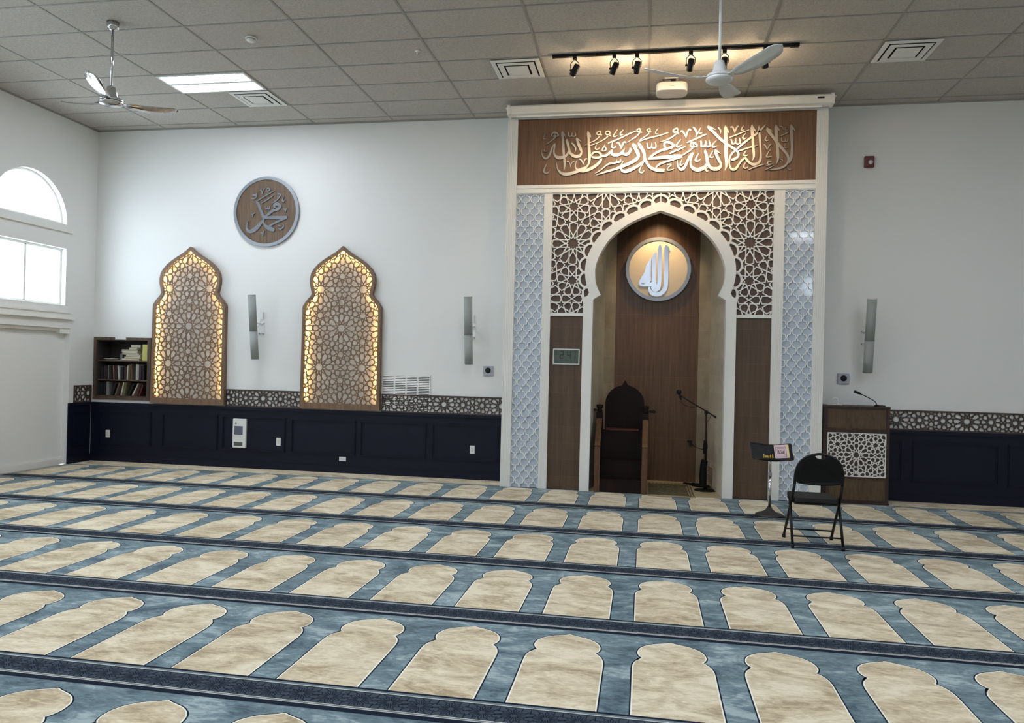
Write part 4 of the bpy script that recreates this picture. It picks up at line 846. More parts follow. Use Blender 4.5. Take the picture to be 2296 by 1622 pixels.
# ================================================================ wall fittings
gr = thing('wall_grille', (-3.355, -0.01, 0.93), 'white slatted air grille low on the wall, partly behind the wood band', 'vent')
b = MB(); b.ringprism(rect(-3.722, -2.992, 0.93, 1.468), rect(-3.706, -3.008, 0.945, 1.452), -0.012, -0.001, WALL, M['plate'])
for x in (-3.53, -3.355, -3.18): b.box(x-0.012, x+0.012, -0.011, -0.001, 0.945, 1.452, M['plate'])
b.build('frame', parent=gr, fix=False)
b = MB(); b.box(-3.71, -3.005, -0.0045, -0.001, 0.94, 1.455, M['slot']); b.build('backing', parent=gr)
b = MB()
for k in range(21):
    z = 0.957+k*0.0243; b.obox((-3.357, -0.0075, z), (0.349, 0, 0), (0, 0.0022, -0.0022), (0, 0.003, 0.0055), M['plate'])
b.build('slat_bank', parent=gr, fix=False)
def outlet(x, z, label, horiz=False):
    t = thing('wall_outlet', (x, -0.014, z-0.057), label, 'outlet', 'white outlets on the navy panelling')
    w_, h_ = (0.105, 0.062) if horiz else (0.070, 0.115)
    q = MB(); q.box(x-w_/2, x+w_/2, -0.0205, -0.012, z-h_/2, z+h_/2, M['plate']); q.build('plate', parent=t, bevel=0.002)
    q = MB(); a, c = (0.034, 0.017) if horiz else (0.017, 0.034)
    q.box(x-a, x+a, -0.0225, -0.0195, z-c, z+c, plain('socket_white', (214, 214, 208), 0.35))
    for s in (-1, 1):
        for k in (-1, 1): q.box(*( (x+s*a*0.5-0.002, x+s*a*0.5+0.002, -0.0229, -0.0222, z+k*0.006-0.002, z+k*0.006+0.002) if horiz else (x+k*0.006-0.0012, x+k*0.006+0.0012, -0.0229, -0.0222, z+s*c*0.5-0.004, z+s*c*0.5+0.004)), M['slot'])
    q.build('socket', parent=t, fix=False)
outlet(-8.165, 0.425, 'white upright outlet plate below the bookcase')
outlet(-5.310, 0.415, 'white upright outlet plate near the wall control box')
outlet(-2.350, 0.423, 'white upright outlet plate nearest the niche surround')
outlet(-4.295, 0.205, 'small horizontal white outlet plate low on the panelling', True)
cb = thing('control_box', (-5.93, -0.03, 0.30), 'tall white wall box with grey screen on the navy panelling', 'wall panel')
q = MB(); q.box(-6.040, -5.822, -0.052, -0.010, 0.300, 0.738, M['plate']); q.build('housing', parent=cb, bevel=0.012)
q = MB(); q.box(-6.010, -5.872, -0.0545, -0.050, 0.502, 0.628, plain('grey_screen', (96, 100, 118), 0.2)); q.build('screen', parent=cb)
q = MB(); q.box(-6.012, -5.872, -0.0535, -0.050, 0.332, 0.390, M['slot'])
for k in range(4): q.box(-6.008, -5.876, -0.0545, -0.0525, 0.340+k*0.013, 0.345+k*0.013, M['grey'])
q.build('louvre', parent=cb, fix=False)
q = MB(); q.lathe([(0.014, -0.054), (0.014, -0.050)], (-5.985, 0, 0.668), M['grey'], 14, 'y'); q.build('button', parent=cb)
def knob(x, z, label):
    t = thing('wall_camera_box', (x, -0.03, z-0.07), label, 'wall box', 'grey wall boxes with black domes')
    q = MB(); q.box(x-0.072, x+0.072, -0.035, -0.0005, z-0.068, z+0.068, plain('pale_grey_box', (168, 168, 178), 0.45)); q.build('housing', parent=t, bevel=0.006)
    q = MB(); q.lathe([(0.040, -0.035), (0.038, -0.050), (0.026, -0.062), (0.0, -0.066)], (x, 0, z+0.006), M['black'], 20, 'y'); q.build('dome', parent=t)
knob(-2.145, 1.550, 'grey box with black dome beside the left edge of the niche surround')
knob(2.598, 1.563, 'grey box with black dome on the wall above the lectern')
st = thing('fire_strobe', (2.858, -0.03, 4.32), 'dark red fire alarm strobe high on the wall right of the niche', 'alarm')
q = MB(); q.box(2.798, 2.918, -0.045, -0.0005, 4.322, 4.470, M['red']); q.build('housing', parent=st, bevel=0.010)
q = MB(); q.lathe([(0.030, -0.045), (0.028, -0.058), (0.016, -0.066), (0.0, -0.068)], (2.868, 0, 4.385), M['lens'], 18, 'y'); q.build('lens', parent=st)
def speaker(x, z, label):
    # column speaker leaning forward on a wall bracket
    t = thing('column_speaker', (x, -0.25, z-0.48), label, 'loudspeaker', 'grey column speakers on the back wall')
    a = math.radians(8.3); up = Vector((0, -math.sin(a), math.cos(a))); nf = Vector((0, -math.cos(a), -math.sin(a))); c = Vector((x, -0.25, z)); rt = Vector((1, 0, 0))
    def body(r0, r1, l0, l1, m, nm):
        q = MB(); n = 20; P0 = []; P1 = []
        for k in range(n):
            an = 2*PI*k/n; ox, oy = r0*math.cos(an), r1*math.sin(an)
            P0.append(c+rt*ox+nf*oy+up*l0); P1.append(c+rt*ox+nf*oy+up*l1)
        for k in range(n):
            j = (k+1) % n; q.face([P0[k], P0[j], P1[j], P1[k]], m, True)
        q.face(P0[::-1], m); q.face(P1, m); return q.build(nm, parent=t)
    body(0.058, 0.052, -0.472, -0.058, M['speaker'], 'lower_mesh'); body(0.058, 0.052, -0.050, 0.470, M['speaker'], 'upper_mesh')
    body(0.0605, 0.054, -0.058, -0.050, M['grey'], 'joint_band'); body(0.0605, 0.054, 0.470, 0.482, M['speakercap'], 'top_cap'); body(0.0605, 0.054, -0.484, -0.472, M['speakercap'], 'bottom_cap')
    q = MB(); q.box(x-0.045, x+0.045, -0.006, -0.0005, z-0.11, z+0.09, M['speakercap']); q.box(x-0.03, x+0.03, -0.205, -0.004, z-0.085, z-0.077, M['speakercap']); q.box(x-0.03, x+0.03, -0.205, -0.004, z+0.060, z+0.068, M['speakercap'])
    for sx in (-1, 1):
        for sz in (-0.09, 0.07): q.lathe([(0.006, -0.010), (0.006, -0.006)], (x+sx*0.034, 0, z+sz), M['slot'], 8, 'y')
    q.obox(c-nf*0.05+up*0, (0.03, 0, 0), up*0.085, nf*0.006, M['speakercap']); q.build('bracket', parent=t, fix=False)
    q = MB(); q.box(x-0.028, x+0.028, -0.022, -0.0005, z+0.13, z+0.24, M['speakercap']); q.build('cable_box', parent=t, bevel=0.004)
    q = MB(); q.tube(smooth_path([(x, -0.02, z+0.16), (x+0.02, -0.06, z+0.14), (x+0.01, -0.12, z+0.02), (x, -0.19, z+0.01)], 5), 0.004, M['speakercap'], 6); q.build('cable', parent=t)
speaker(-5.632, 2.108, 'grey column speaker between the two arched screens')
speaker(-2.392, 2.105, 'grey column speaker left of the niche surround')
speaker(2.848, 2.113, 'grey column speaker above the lectern')

# ================================================================ ceiling fittings
def diffuser(x0, x1, y0, y1, label):
    t = thing('air_diffuser', ((x0+x1)/2, (y0+y1)/2, H-0.035), label, 'vent', 'square air diffusers in the ceiling')
    xc, yc = (x0+x1)/2, (y0+y1)/2; hx, hy = (x1-x0)/2, (y1-y0)/2
    R = lambda f: rect(xc-hx*f, xc+hx*f, yc-hy*f, yc+hy*f)
    q = MB(); q.prism(R(0.90), H-0.006, H-0.003, FLOOR, M['dark']); q.build('throat', parent=t, fix=False)
    for fo, fi, za, zb in ((0.985, 0.80, H-0.012, H-0.006), (0.74, 0.52, H-0.024, H-0.012), (0.44, 0.0, H-0.030, H-0.024)):
        q = MB()
        if fi > 0:
            o, i = R(fo), R(fi)
            for k in range(4):
                j = (k+1) % 4
                q.face([(o[k][0], o[k][1], za), (o[j][0], o[j][1], za), (i[j][0], i[j][1], zb-0.012), (i[k][0], i[k][1], zb-0.012)], M['trim'])
                q.face([(o[k][0], o[k][1], za+0.003), (o[j][0], o[j][1], za+0.003), (i[j][0], i[j][1], zb-0.009), (i[k][0], i[k][1], zb-0.009)], M['trim'])
                q.face([(o[k][0], o[k][1], za), (o[j][0], o[j][1], za), (o[j][0], o[j][1], za+0.003), (o[k][0], o[k][1], za+0.003)], M['trim'])
        else: q.prism(R(fo), za, zb, FLOOR, M['trim'])
        q.build('cone_ring' if fi > 0 else 'centre_plate', parent=t, fix=False)
diffuser(-5.462, -4.882, -1.380, -0.806, 'square air diffuser beside the lit ceiling panel')
diffuser(-1.805, -1.225, -1.990, -1.415, 'square air diffuser left of the track lights')
diffuser(2.462, 3.042, -1.990, -1.415, 'square air diffuser right of the track lights')
def troffer(x0, y0, label):
    x1, y1 = x0+1.195, y0+0.585
    t = thing('ceiling_light', ((x0+x1)/2, (y0+y1)/2, H-0.02), label, 'ceiling light', 'rectangular ceiling lights')
    q = MB(); q.ringprism(rect(x0, x1, y0, y1), rect(x0+0.03, x1-0.03, y0+0.03, y1-0.03), H-0.016, H, FLOOR, M['reflector']); q.box(x0+0.02, x1-0.02, y0+0.02, y1-0.02, H-0.004, H, M['reflector']); q.box(x0+0.03, x1-0.03, y0+0.262, y0+0.322, H-0.012, H-0.003, M['reflector']); q.build('pan', parent=t, fix=False)
    for a, c in ((0.050, 0.240), (0.345, 0.535)):
        q = MB(); q.box(x0+0.035, x1-0.035, y0+a, y0+c, H-0.013, H-0.0045, M['tube']); q.build('lens', parent=t)
troffer(GX+1.2192+0.012, -2.008+0.012, 'bright rectangular ceiling light with two glowing lenses')
for i, j in ((1, 9), (1, 14), (1, 19), (5, 9), (5, 14), (5, 19), (9, 9), (9, 14), (9, 19)):  # unseen panels added to give more light from behind
    troffer(GX+1.2192*i+0.012, GY-0.6096*j+0.012, 'added unseen rectangular ceiling light brightening the hall from behind')
sd = thing('smoke_detector', (-4.28, -2.883, H-0.055), 'small white smoke detector on the ceiling', 'smoke detector')
q = MB(); q.lathe([(0.062, 0), (0.062, -0.014), (0.055, -0.018)], (-4.28, -2.883, H), M['plate'], 24); q.build('base', parent=sd)
q = MB(); q.lathe([(0.050, -0.018), (0.048, -0.038), (0.030, -0.050), (0.0, -0.052)], (-4.28, -2.883, H), M['plate'], 24); q.lathe([(0.0495, -0.022), (0.0495, -0.027)], (-4.28, -2.883, H), M['slot'], 24); q.build('chamber', parent=sd)
q = MB(); q.lathe([(0.034, 0), (0.034, -0.006), (0.012, -0.008), (0.010, -0.03), (0.018, -0.033), (0.0, -0.036)], (-2.558, -2.325, H), M['plate'], 18); tag(q.build('sprinkler'), 'small white sprinkler head on the ceiling', 'sprinkler')

def fan(loc, rz, body, blade, label):
    t = thing('ceiling_fan', loc, label, 'ceiling fan', 'three-bladed ceiling fans')
    X, Y, Z = loc; drop = H-Z
    q = MB(); q.lathe([(0.020, drop-0.085), (0.055, drop-0.07), (0.062, drop), ], loc, body, 24); q.build('canopy', parent=t)
    q = MB(); q.tube([(X, Y, Z+0.15), (X, Y, H-0.06)], 0.0135, body, 12); q.build('rod', parent=t)
    q = MB(); q.lathe([(0.028, 0.165), (0.040, 0.16), (0.062, 0.075), (0.068, 0.045), (0.105, 0.040), (0.118, 0.024), (0.118, 0.012), (0.112, 0.010)], loc, body, 32); q.build('motor', parent=t)
    q = MB(); q.lathe([(0.112, 0.008), (0.120, 0.003), (0.118, -0.010), (0.100, -0.026), (0.060, -0.036), (0.0, -0.040)], loc, body, 32); q.build('bottom_cover', parent=t)
    for k in range(3):
        an = rz+k*2*PI/3; er = Vector((math.cos(an), math.sin(an), 0)); et = Vector((-math.sin(an), math.cos(an), 0)); ez = Vector((0, 0, 1))
        rows = []
        for i in range(15):
            f = i/14; r = 0.155+f*(0.68-0.155)
            wl = 0.048+0.03*min(1, f*2.2); 
            if f > 0.78: wl *= math.sqrt(max(0.0, 1-((f-0.78)/0.222)**2))
            if f < 0.1: wl *= 0.55+4.5*f
            lift = 0.006+0.065*f*f; pt = math.radians(-14)
            d_ = et*math.cos(pt)+ez*math.sin(pt)
            c = Vector(loc)+er*r+ez*lift
            rows.append([c-d_*wl, c-d_*wl*0.4+ez*0.006, c+d_*wl*0.4+ez*0.006, c+d_*wl])
        q = MB(); th = ez*0.003
        for i in range(14):
            for j in range(3):
                a, c_, e, g = rows[i][j], rows[i][j+1], rows[i+1][j+1], rows[i+1][j]
                q.face([a, c_, e, g], blade, True); q.face([a-th, g-th, e-th, c_-th], blade, True)
            for j in (0, 3):
                q.face([rows[i][j], rows[i+1][j], rows[i+1][j]-th, rows[i][j]-th], blade)
        for i in (0, 14): q.face(rows[i]+[p-th for p in rows[i][::-1]], blade)
        bl = q.build('blade', parent=t)
        q = MB(); q.obox(Vector(loc)+er*0.145+ez*0.012, er*0.055, et*0.022, ez*0.003, body); q.build('blade_iron', parent=bl)
fan((-5.562, -3.408, 4.311), math.radians(52), M['chrome'], M['chrome'], 'shiny chrome ceiling fan near the side wall window')
fan((0.640, -3.48, 4.262), math.radians(72), M['fanwhite'], M['fanwhite'], 'white ceiling fan hanging in front of the track lights')

# track lights
tk = thing('light_track', (0.243, -2.025, H-0.03), 'long black lighting track on the ceiling in front of the niche', 'light track')
q = MB(); q.box(-1.047, 1.532, -2.043, -2.008, H-0.030, H-0.0005, M['blackmetal']); q.build('rail', parent=tk)
q = MB(); q.box(1.50, 1.59, -2.048, -2.002, H-0.036, H-0.0005, M['blackmetal']); q.box(-1.07, -1.04, -2.046, -2.004, H-0.032, H-0.0005, M['blackmetal']); q.build('end_feed', parent=tk, fix=False)
def head(x, tgt, yaw_off, energy, label):
    t = thing('track_spotlight', (x, -2.025, H-0.06), label, 'spotlight', 'black spotlights on the lighting track')
    p = Vector((x, -1.985, H-0.165)); d = (Vector(tgt)-p).normalized()
    vis = Vector((d.x*0.8+yaw_off, d.y*0.7, -0.9)).normalized()
    q = MB(); q.box(x-0.022, x+0.022, -2.044, -2.006, H-0.072, H-0.030, M['blackmetal']); q.build('adapter', parent=t, bevel=0.003)
    q = MB()
    for s in (-1, 1): q.tube(smooth_path([(x+s*0.012, -2.020, H-0.07), (x+s*0.045, -2.01, H-0.10), (x+s*0.044, -1.99, H-0.150), (x+s*0.036, -1.985, H-0.165)], 4), 0.0045, M['blackmetal'], 6)
    q.build('yoke', parent=t)
    q = MB(); e1 = vis.orthogonal().normalized(); e2 = vis.cross(e1); n = 18; prof = [(0.018, -0.070), (0.034, -0.062), (0.036, 0.055), (0.032, 0.066)]
    rings = [[p+vis*h+(e1*math.cos(2*PI*k/n)+e2*math.sin(2*PI*k/n))*r for k in range(n)] for r, h in prof]
    for a, c in zip(rings, rings[1:]):
        for k in range(n): q.face([a[k], a[(k+1) % n], c[(k+1) % n], c[k]], M['blackmetal'], True)
    q.face(rings[0][::-1], M['blackmetal']); q.build('can', parent=t)
    q = MB(); q.face([p+vis*0.058+(e1*math.cos(2*PI*k/n)+e2*math.sin(2*PI*k/n))*0.031 for k in range(n)], M['bulb']); q.build('lamp', parent=t, fix=False)
    q = MB(); q.lathe([(0.012, -0.012), (0.012, 0.012)], (x+(0.045 if yaw_off > 0 else -0.045), -1.985, H-0.165), M['blackmetal'], 10, 'x'); q.build('knob', parent=t)
    l = bpy.data.lights.new('spot_beam', 'SPOT'); l.energy = energy; l.color = (1.0, 0.74, 0.46); l.spot_size = math.radians(62); l.spot_blend = 0.85; l.shadow_soft_size = 0.03
    o = bpy.data.objects.new('spot_beam', l); COL.objects.link(o); o.location = p+d*0.075; o.rotation_euler = d.to_track_quat('-Z', 'Y').to_euler()
    l = bpy.data.lights.new('added_spot_spill', 'POINT'); l.energy = energy*0.10; l.color = (1.0, 0.74, 0.46); l.shadow_soft_size = 0.02  # bare point light added off the head to spread warm ceiling glow
    o = bpy.data.objects.new('added_spot_spill', l); COL.objects.link(o); o.location = p+Vector((0, 0.16, -0.05))
head(-0.815, (-1.25, -0.47, 3.7), -0.45, SPOT_W*0.55, 'first black spotlight from the left on the track')
head(-0.372, (-0.55, -0.47, 4.1), -0.42, SPOT_W*0.9, 'second black spotlight from the left on the track')
head(-0.122, (-0.10, -0.47, 4.3), -0.24, SPOT_W, 'third black spotlight from the left on the track')
head(0.460, (0.40, -0.47, 4.3), -0.12, SPOT_W*1.1, 'fourth black spotlight from the left, above the projector')
head(0.817, (0.80, -0.47, 4.3), -0.06, SPOT_W*1.1, 'fifth black spotlight from the left, behind the fan hub')
head(1.244, (1.45, -0.47, 4.0), 0.12, SPOT_W*0.7, 'last black spotlight on the right of the track')

pj = thing('projector', (0.285, -1.15, 4.98), 'white projector hanging under the ceiling before the screen case', 'projector')
o = []
for k in range(32):
    an = 2*PI*k/32; ca, sa = math.cos(an), math.sin(an); o.append((0.285+0.187*math.copysign(abs(ca)**0.45, ca), -1.15+0.155*math.copysign(abs(sa)**0.62, sa)))
q = MB(); q.prism(o, 4.980, 5.080, FLOOR, M['white'], smooth=True); q.build('body', parent=pj, bevel=0.012)
q = MB(); q.box(0.24, 0.33, -1.18, -1.10, 5.078, 5.10, M['grey']); q.box(0.262, 0.308, -1.16, -1.12, 5.095, H-0.012, M['plate']); q.box(0.20, 0.36, -1.22, -1.06, H-0.012, H-0.0005, M['plate']); q.build('ceiling_mount', parent=pj, fix=False)
q = MB(); q.box(0.17, 0.30, -1.24, -1.225, 5.120, 5.128, M['black']); q.box(0.27, 0.33, -1.24, -1.21, 5.100, 5.130, M['black']); q.build('cable_plug', parent=pj, fix=False)
q = MB(); q.box(0.262, 0.312, -1.3055, -1.30, 5.020, 5.024, M['grey']); q.build('vent_slot', parent=pj)


# ================================================================ furniture
# the stepped pulpit chair in the niche
mb = thing('pulpit_chair', (-0.24, -0.1, -0.002), 'dark carved wooden pulpit chair with steps standing in the niche', 'pulpit')
ZB = 0.0022
for xs, nm in ((-0.585, 'l'), (0.030, 'r')):
    q = MB(); xa, xb = xs, xs+0.066
    side = [(-0.52, ZB), (-0.52, 0.595), (-0.20, 0.925), (0.17, 0.925), (0.17, ZB)]
    q.prism(side, xa, xb, lambda u, v, d: (d, u, v), M['minbar']); sd_ = q.build('side_panel', parent=mb)
    q = MB(); q.box(xa-0.004, xb+0.004, -0.538, -0.518, ZB, 0.598, M['minbaredge']); q.build('stile', parent=sd_)
    q = MB(); d_ = Vector((0, 0.32, 0.33)); d_.normalize(); q.obox(((xa+xb)/2, -0.365, 0.768), (0.037, 0, 0), d_*0.235, Vector((0, d_.z, -d_.y))*0.014, M['minbaredge']); q.build('arm_rail', parent=sd_)
    xm = (xa+xb)/2
    q = MB(); q.box(xm-0.045, xm+0.045, -0.20, -0.11, 0.925, 1.03, M['minbar']); q.lathe([(0.020, 0), (0.045, 0.015), (0.03, 0.04), (0.047, 0.07), (0.047, 0.10), (0.0, 0.10)], (xm, -0.155, 1.03), M['minbar'], 12); q.build('arm_post', parent=mb, fix=False)
    s = -1 if nm == 'l' else 1
    q = MB(); q.obox((xm+s*0.075, -0.155, 1.055), (0.035, 0, 0), (0, 0.022, 0), (0, 0, 0.016), M['minbar']); q.lathe([(0.0, -0.03), (0.026, 0.0), (0.0, 0.03)], (xm+s*0.11, -0.155, 1.055), M['minbar'], 10); q.build('finial', parent=mb, fix=False)
for y0, y1, z in ((-0.515, 0.16, 0.172), (-0.30, 0.16, 0.400), (-0.09, 0.16, 0.770)):
    q = MB(); q.box(-0.519, 0.030, y0, y1, ZB if z < 0.2 else z-0.24 if z < 0.5 else 0.39, z-0.018, M['minbar']); q.box(-0.519, 0.030, y0-0.014, y1, z-0.018, z, M['minbar']); q.build('seat' if z > 0.7 else 'step', parent=mb, fix=False)
q = MB(); q.box(-0.47, -0.02, -0.08, 0.12, 0.7705, 0.800, plain('dark_red_cushion', (74, 26, 30), 0.8)); q.build('cushion', parent=mb, bevel=0.012)
bk = []
for k in range(25):
    an = PI*k/24; bk.append((-0.224+0.268*math.cos(an), 1.14+0.255*math.sin(an)))
bk = [(0.044, 0.76)]+bk[:11]+[(-0.19, 1.405), (-0.224, 1.468), (-0.258, 1.405)]+bk[14:]+[(-0.492, 0.76)]
q = MB(); q.prism(bk, 0.11, 0.165, WALL, M['minbar']); bo = q.build('backrest', parent=mb)
q = MB(); inn = [(-0.224+(x+0.224)*0.84, 0.80+(z-0.76)*0.86) for x, z in bk]
q.ringprism(bk, [(-0.224+(x+0.224)*0.92, 0.78+(z-0.76)*0.93) for x, z in bk], 0.098, 0.112, WALL, M['minbar'])
q.bars(clip(girih(0.30, -0.224, 1.08, (-0.5, 0.05, 0.76, 1.47)), inn), 0.012, 0.103, 0.112, WALL, M['minbar']); q.build('carving', parent=bo, fix=False)

# rug in the niche
rg = thing('niche_rug', (0.40, -0.05, 0.0), 'fringed green and tan rug beside the pulpit chair', 'rug')
q = MB(); q.box(0.118, 0.715, -0.60, 0.56, 0.0022, 0.009, M['rugborder']); q.build('border', parent=rg)
q = MB(); q.box(0.118, 0.640, -0.56, 0.40, 0.0092, 0.0110, M['rug']); q.build('field', parent=rg)
q = MB()
for x in (0.650, 0.690): q.box(x, x+0.012, -0.59, 0.55, 0.0092, 0.0100, M['rugline'])
for y in (0.42, 0.50): q.box(0.118, 0.64, y, y+0.012, 0.0092, 0.0100, M['rugline'])
for k in range(22):
    y = -0.58+k*0.052; q.obox((0.672, y, 0.0096), (0.010, 0.008, 0), (-0.004, 0.005, 0), (0, 0, 0.0006), M['rugline'])
for k in range(10):
    x = 0.14+k*0.052; q.obox((x, 0.465, 0.0096), (0.012, 0.010, 0), (-0.005, 0.006, 0), (0, 0, 0.0006), M['rugline'])
q.build('border_pattern', parent=rg, fix=False)
q = MB()
for k in range(60):
    x = 0.12+k*0.0098; q.obox((x, -0.625, 0.0042), (0.0018, 0, 0), (0.002*math.sin(k*2.1), 0.025, 0), (0, 0, 0.0012), M['rugborder'])
q.build('fringe', parent=rg, fix=False)

# microphone stand in the niche
ms = thing('microphone_stand', (0.875, 0.06, -0.002), 'black boom microphone stand on a round base in the niche', 'microphone stand')
q = MB(); q.lathe([(0.150, 0.0), (0.150, 0.010), (0.10, 0.020), (0.03, 0.028), (0.02, 0.045)], (0.885, 0.06, -0.002), M['black'], 32); q.build('base', parent=ms)
q = MB(); q.tube([(0.885, 0.06, 0.03), (0.880, 0.06, 0.55), (0.872, 0.06, 1.05)], [0.014, 0.013, 0.009], M['black'], 12); q.build('pole', parent=ms)
q = MB(); q.lathe([(0.016, 0.0), (0.022, 0.01), (0.022, 0.06), (0.014, 0.08)], (0.880, 0.06, 0.56), M['black'], 14); q.lathe([(0.013, 0), (0.024, 0.01), (0.024, 0.05), (0.0, 0.056)], (0.872, 0.06, 1.03), M['black'], 14); q.build('clutch', parent=ms)
q = MB(); q.tube([(1.005, 0.05, 0.995), (0.53, 0.05, 1.275)], 0.0085, M['black'], 10); q.tube([(1.005, 0.05, 0.995), (0.965, 0.05, 1.019)], 0.013, M['black'], 10); q.build('boom', parent=ms)
mi = MB(); mi.tube([(0.535, 0.05, 1.225), (0.512, 0.04, 1.30)], [0.012, 0.020], M['black'], 12); mi.lathe([(0.0, -0.036), (0.024, -0.026), (0.036, 0.0), (0.026, 0.026), (0.0, 0.036)], (0.506, 0.035, 1.325), M['black'], 16)
mi.build('microphone', parent=ms)
q = MB(); q.tube(smooth_path([(0.535, 0.05, 1.225), (0.55, 0.03, 1.17), (0.66, 0.03, 1.125), (0.77, 0.05, 1.14)], 6), 0.0035, M['black'], 6); q.tube(smooth_path([(0.90, 0.03, 1.06), (0.93, 0.02, 1.04), (0.915, 0.02, 0.98), (0.885, 0.03, 0.93)], 6), 0.0035, M['black'], 6)
q.tube(smooth_path([(0.880, 0.03, 0.90), (0.862, 0.025, 0.6), (0.855, 0.02, 0.3), (0.87, 0.0, 0.06)], 6), 0.004, M['black'], 6); q.build('cable', parent=ms)
q = MB(); q.tube(smooth_path([(0.865, 0.03, 0.42), (0.850, 0.025, 0.34), (0.842, 0.02, 0.2), (0.848, 0.02, 0.05)], 5), [0.02]+[0.045]*13+[0.042, 0.05], M['fabric'], 12); q.tube(smooth_path([(0.868, 0.035, 0.68), (0.862, 0.03, 0.58), (0.866, 0.03, 0.50)], 5), 0.022, M['fabric'], 10); q.build('wrapped_cover', parent=ms)
q = MB(); q.tube(smooth_path([(0.98, 0.30, 0.012), (0.90, 0.33, 0.014), (0.80, 0.36, 0.014), (0.72, 0.44, 0.012), (0.62, 0.50, 0.012)], 6), [0.02]*6+[0.035]*12+[0.025]*7, M['fabric'], 10)
tag(q.build('cable_bundle'), 'black cable bundle lying on the niche floor by the back wall', 'cable')
sk = thing('wall_connector', (0.72, 0.75, 0.52), 'black plug in a small connector plate on the brown niche wall', 'connector')
q = MB(); q.box(0.655, 0.725, 0.758, 0.7645, 0.505, 0.625, plain('bronze_plate', (92, 72, 52), 0.4)); q.build('plate', parent=sk)
q = MB(); q.box(0.670, 0.735, 0.715, 0.758, 0.575, 0.605, M['black']); q.box(0.700, 0.725, 0.720, 0.757, 0.520, 0.576, M['black']); q.build('plug', parent=sk, fix=False)
q = MB(); q.tube(smooth_path([(0.73, 0.735, 0.555), (0.78, 0.60, 0.53), (0.83, 0.25, 0.54), (0.865, 0.08, 0.56)], 6), 0.0035, M['black'], 6); q.build('cord', parent=sk)
# louvred grille low on the niche side wall
gv = thing('floor_grille', (1.0, 0.2, 0.03), 'pale louvred grille low on the stone niche wall behind the microphone stand', 'vent')
def nwall(u, v, d):   # along the right niche wall from front to back
    a = Vector((CX+0.855, -0.362)); c = Vector((CX+0.745, 0.50)); t_ = (c-a); L_ = t_.length; t_ /= L_; n_ = Vector((-t_.y, t_.x)); p = a+t_*u+n_*d; return (p.x, p.y, v)
q = MB(); q.ringprism(rect(0.46, 0.80, 0.03, 0.30), rect(0.48, 0.78, 0.045, 0.285), 0.014, 0.002, nwall, plain('grille_stone_paint', (178, 166, 142), 0.5)); q.build('frame', parent=gv, fix=False)
q = MB(); q.prism(rect(0.475, 0.785, 0.04, 0.29), 0.005, 0.002, nwall, M['slot']); q.build('backing', parent=gv, fix=False)
q = MB()
for k in range(9):
    z = 0.058+k*0.026; q.prism(rect(0.478, 0.782, z-0.009, z+0.009), 0.011, 0.006, nwall, bpy.data.materials['grille_stone_paint'])
q.build('slat_bank', parent=gv, fix=False)

# lectern with pierced front
lc = thing('lectern', (2.665, -0.24, 0), 'tall dark wood lectern with a white star lattice front', 'lectern')
X0, X1, YL = 2.272, 3.058, -0.42
q = MB(); q.box(X0, X1, YL+0.02, -0.06, 0.02, 1.205, M['lectframe']); q.box(X0-0.004, X1+0.004, YL-0.006, -0.055, 0.0022, 0.028, M['lectframe']); q.build('body', parent=lc, fix=False)
q = MB(); q.box(X0-0.006, X1+0.006, YL-0.006, -0.05, 1.203, 1.226, M['lectframe']); q.build('top', parent=lc, bevel=0.003)
q = MB()
for a in ((X0, X0+0.052), (X1-0.038, X1)): q.box(a[0], a[1], YL, YL+0.02, 0.028, 1.203, M['lectframe'])
for a in ((0.028, 0.045), (0.318, 0.338), (0.890, 0.936), (1.184, 1.203)): q.box(X0+0.052, X1-0.038, YL, YL+0.02, a[0], a[1], M['lectframe'])
q.build('front_frame', parent=lc, fix=False)
for z0, z1 in ((0.045, 0.318), (0.936, 1.184)):
    q = MB(); q.box(X0+0.052, X1-0.038, YL+0.008, YL+0.02, z0, z1, M['lectwood']); pn = q.build('carved_panel', parent=lc)
    q = MB(); R = rect(X0+0.062, X1-0.048, z0+0.01, z1-0.01)
    q.ringprism(R, rect(X0+0.070, X1-0.056, z0+0.018, z1-0.018), YL+0.003, YL+0.009, WALL, M['lectwood'])
    q.bars(clip(girih(0.34, 2.672, (z0+z1)/2, (X0, X1, z0, z1), 0), R), 0.011, YL+0.0055, YL+0.009, WALL, M['lectwood']); q.build('relief', parent=pn, fix=False)
q = MB(); q.box(X0+0.052, X1-0.038, YL+0.010, YL+0.02, 0.338, 0.890, plain('lattice_backing_wood', (62, 46, 42), 0.5)); q.build('lattice_backing', parent=lc)
q = MB(); R = rect(X0+0.064, X1-0.050, 0.350, 0.880)
q.ringprism(rect(X0+0.054, X1-0.040, 0.340, 0.888), R, YL-0.006, YL+0.010, WALL, M['white'])
q.bars(clip(girih(0.447, 2.672, 0.614, (X0, X1, 0.33, 0.90)), R), 0.0086, YL-0.003, YL+0.010, WALL, M['white']); q.build('white_lattice', parent=lc, fix=False)
gm = thing('gooseneck_microphone', (2.93, -0.25, 1.226), 'black gooseneck microphone bending over the lectern top', 'microphone')
q = MB(); q.lathe([(0.028, 0), (0.028, 0.012), (0.012, 0.020)], (2.938, -0.28, 1.2262), M['black'], 18); q.build('base', parent=gm)
q = MB(); q.tube(smooth_path([(2.938, -0.28, 1.24), (2.925, -0.285, 1.275), (2.88, -0.295, 1.308), (2.80, -0.31, 1.348), (2.735, -0.32, 1.378)], 6), 0.0055, M['black'], 8); q.build('neck', parent=gm)
q = MB(); q.tube([(2.738, -0.32, 1.377), (2.715, -0.324, 1.386), (2.655, -0.335, 1.408)], [0.009, 0.015, 0.017], M['black'], 12); q.build('capsule', parent=gm)
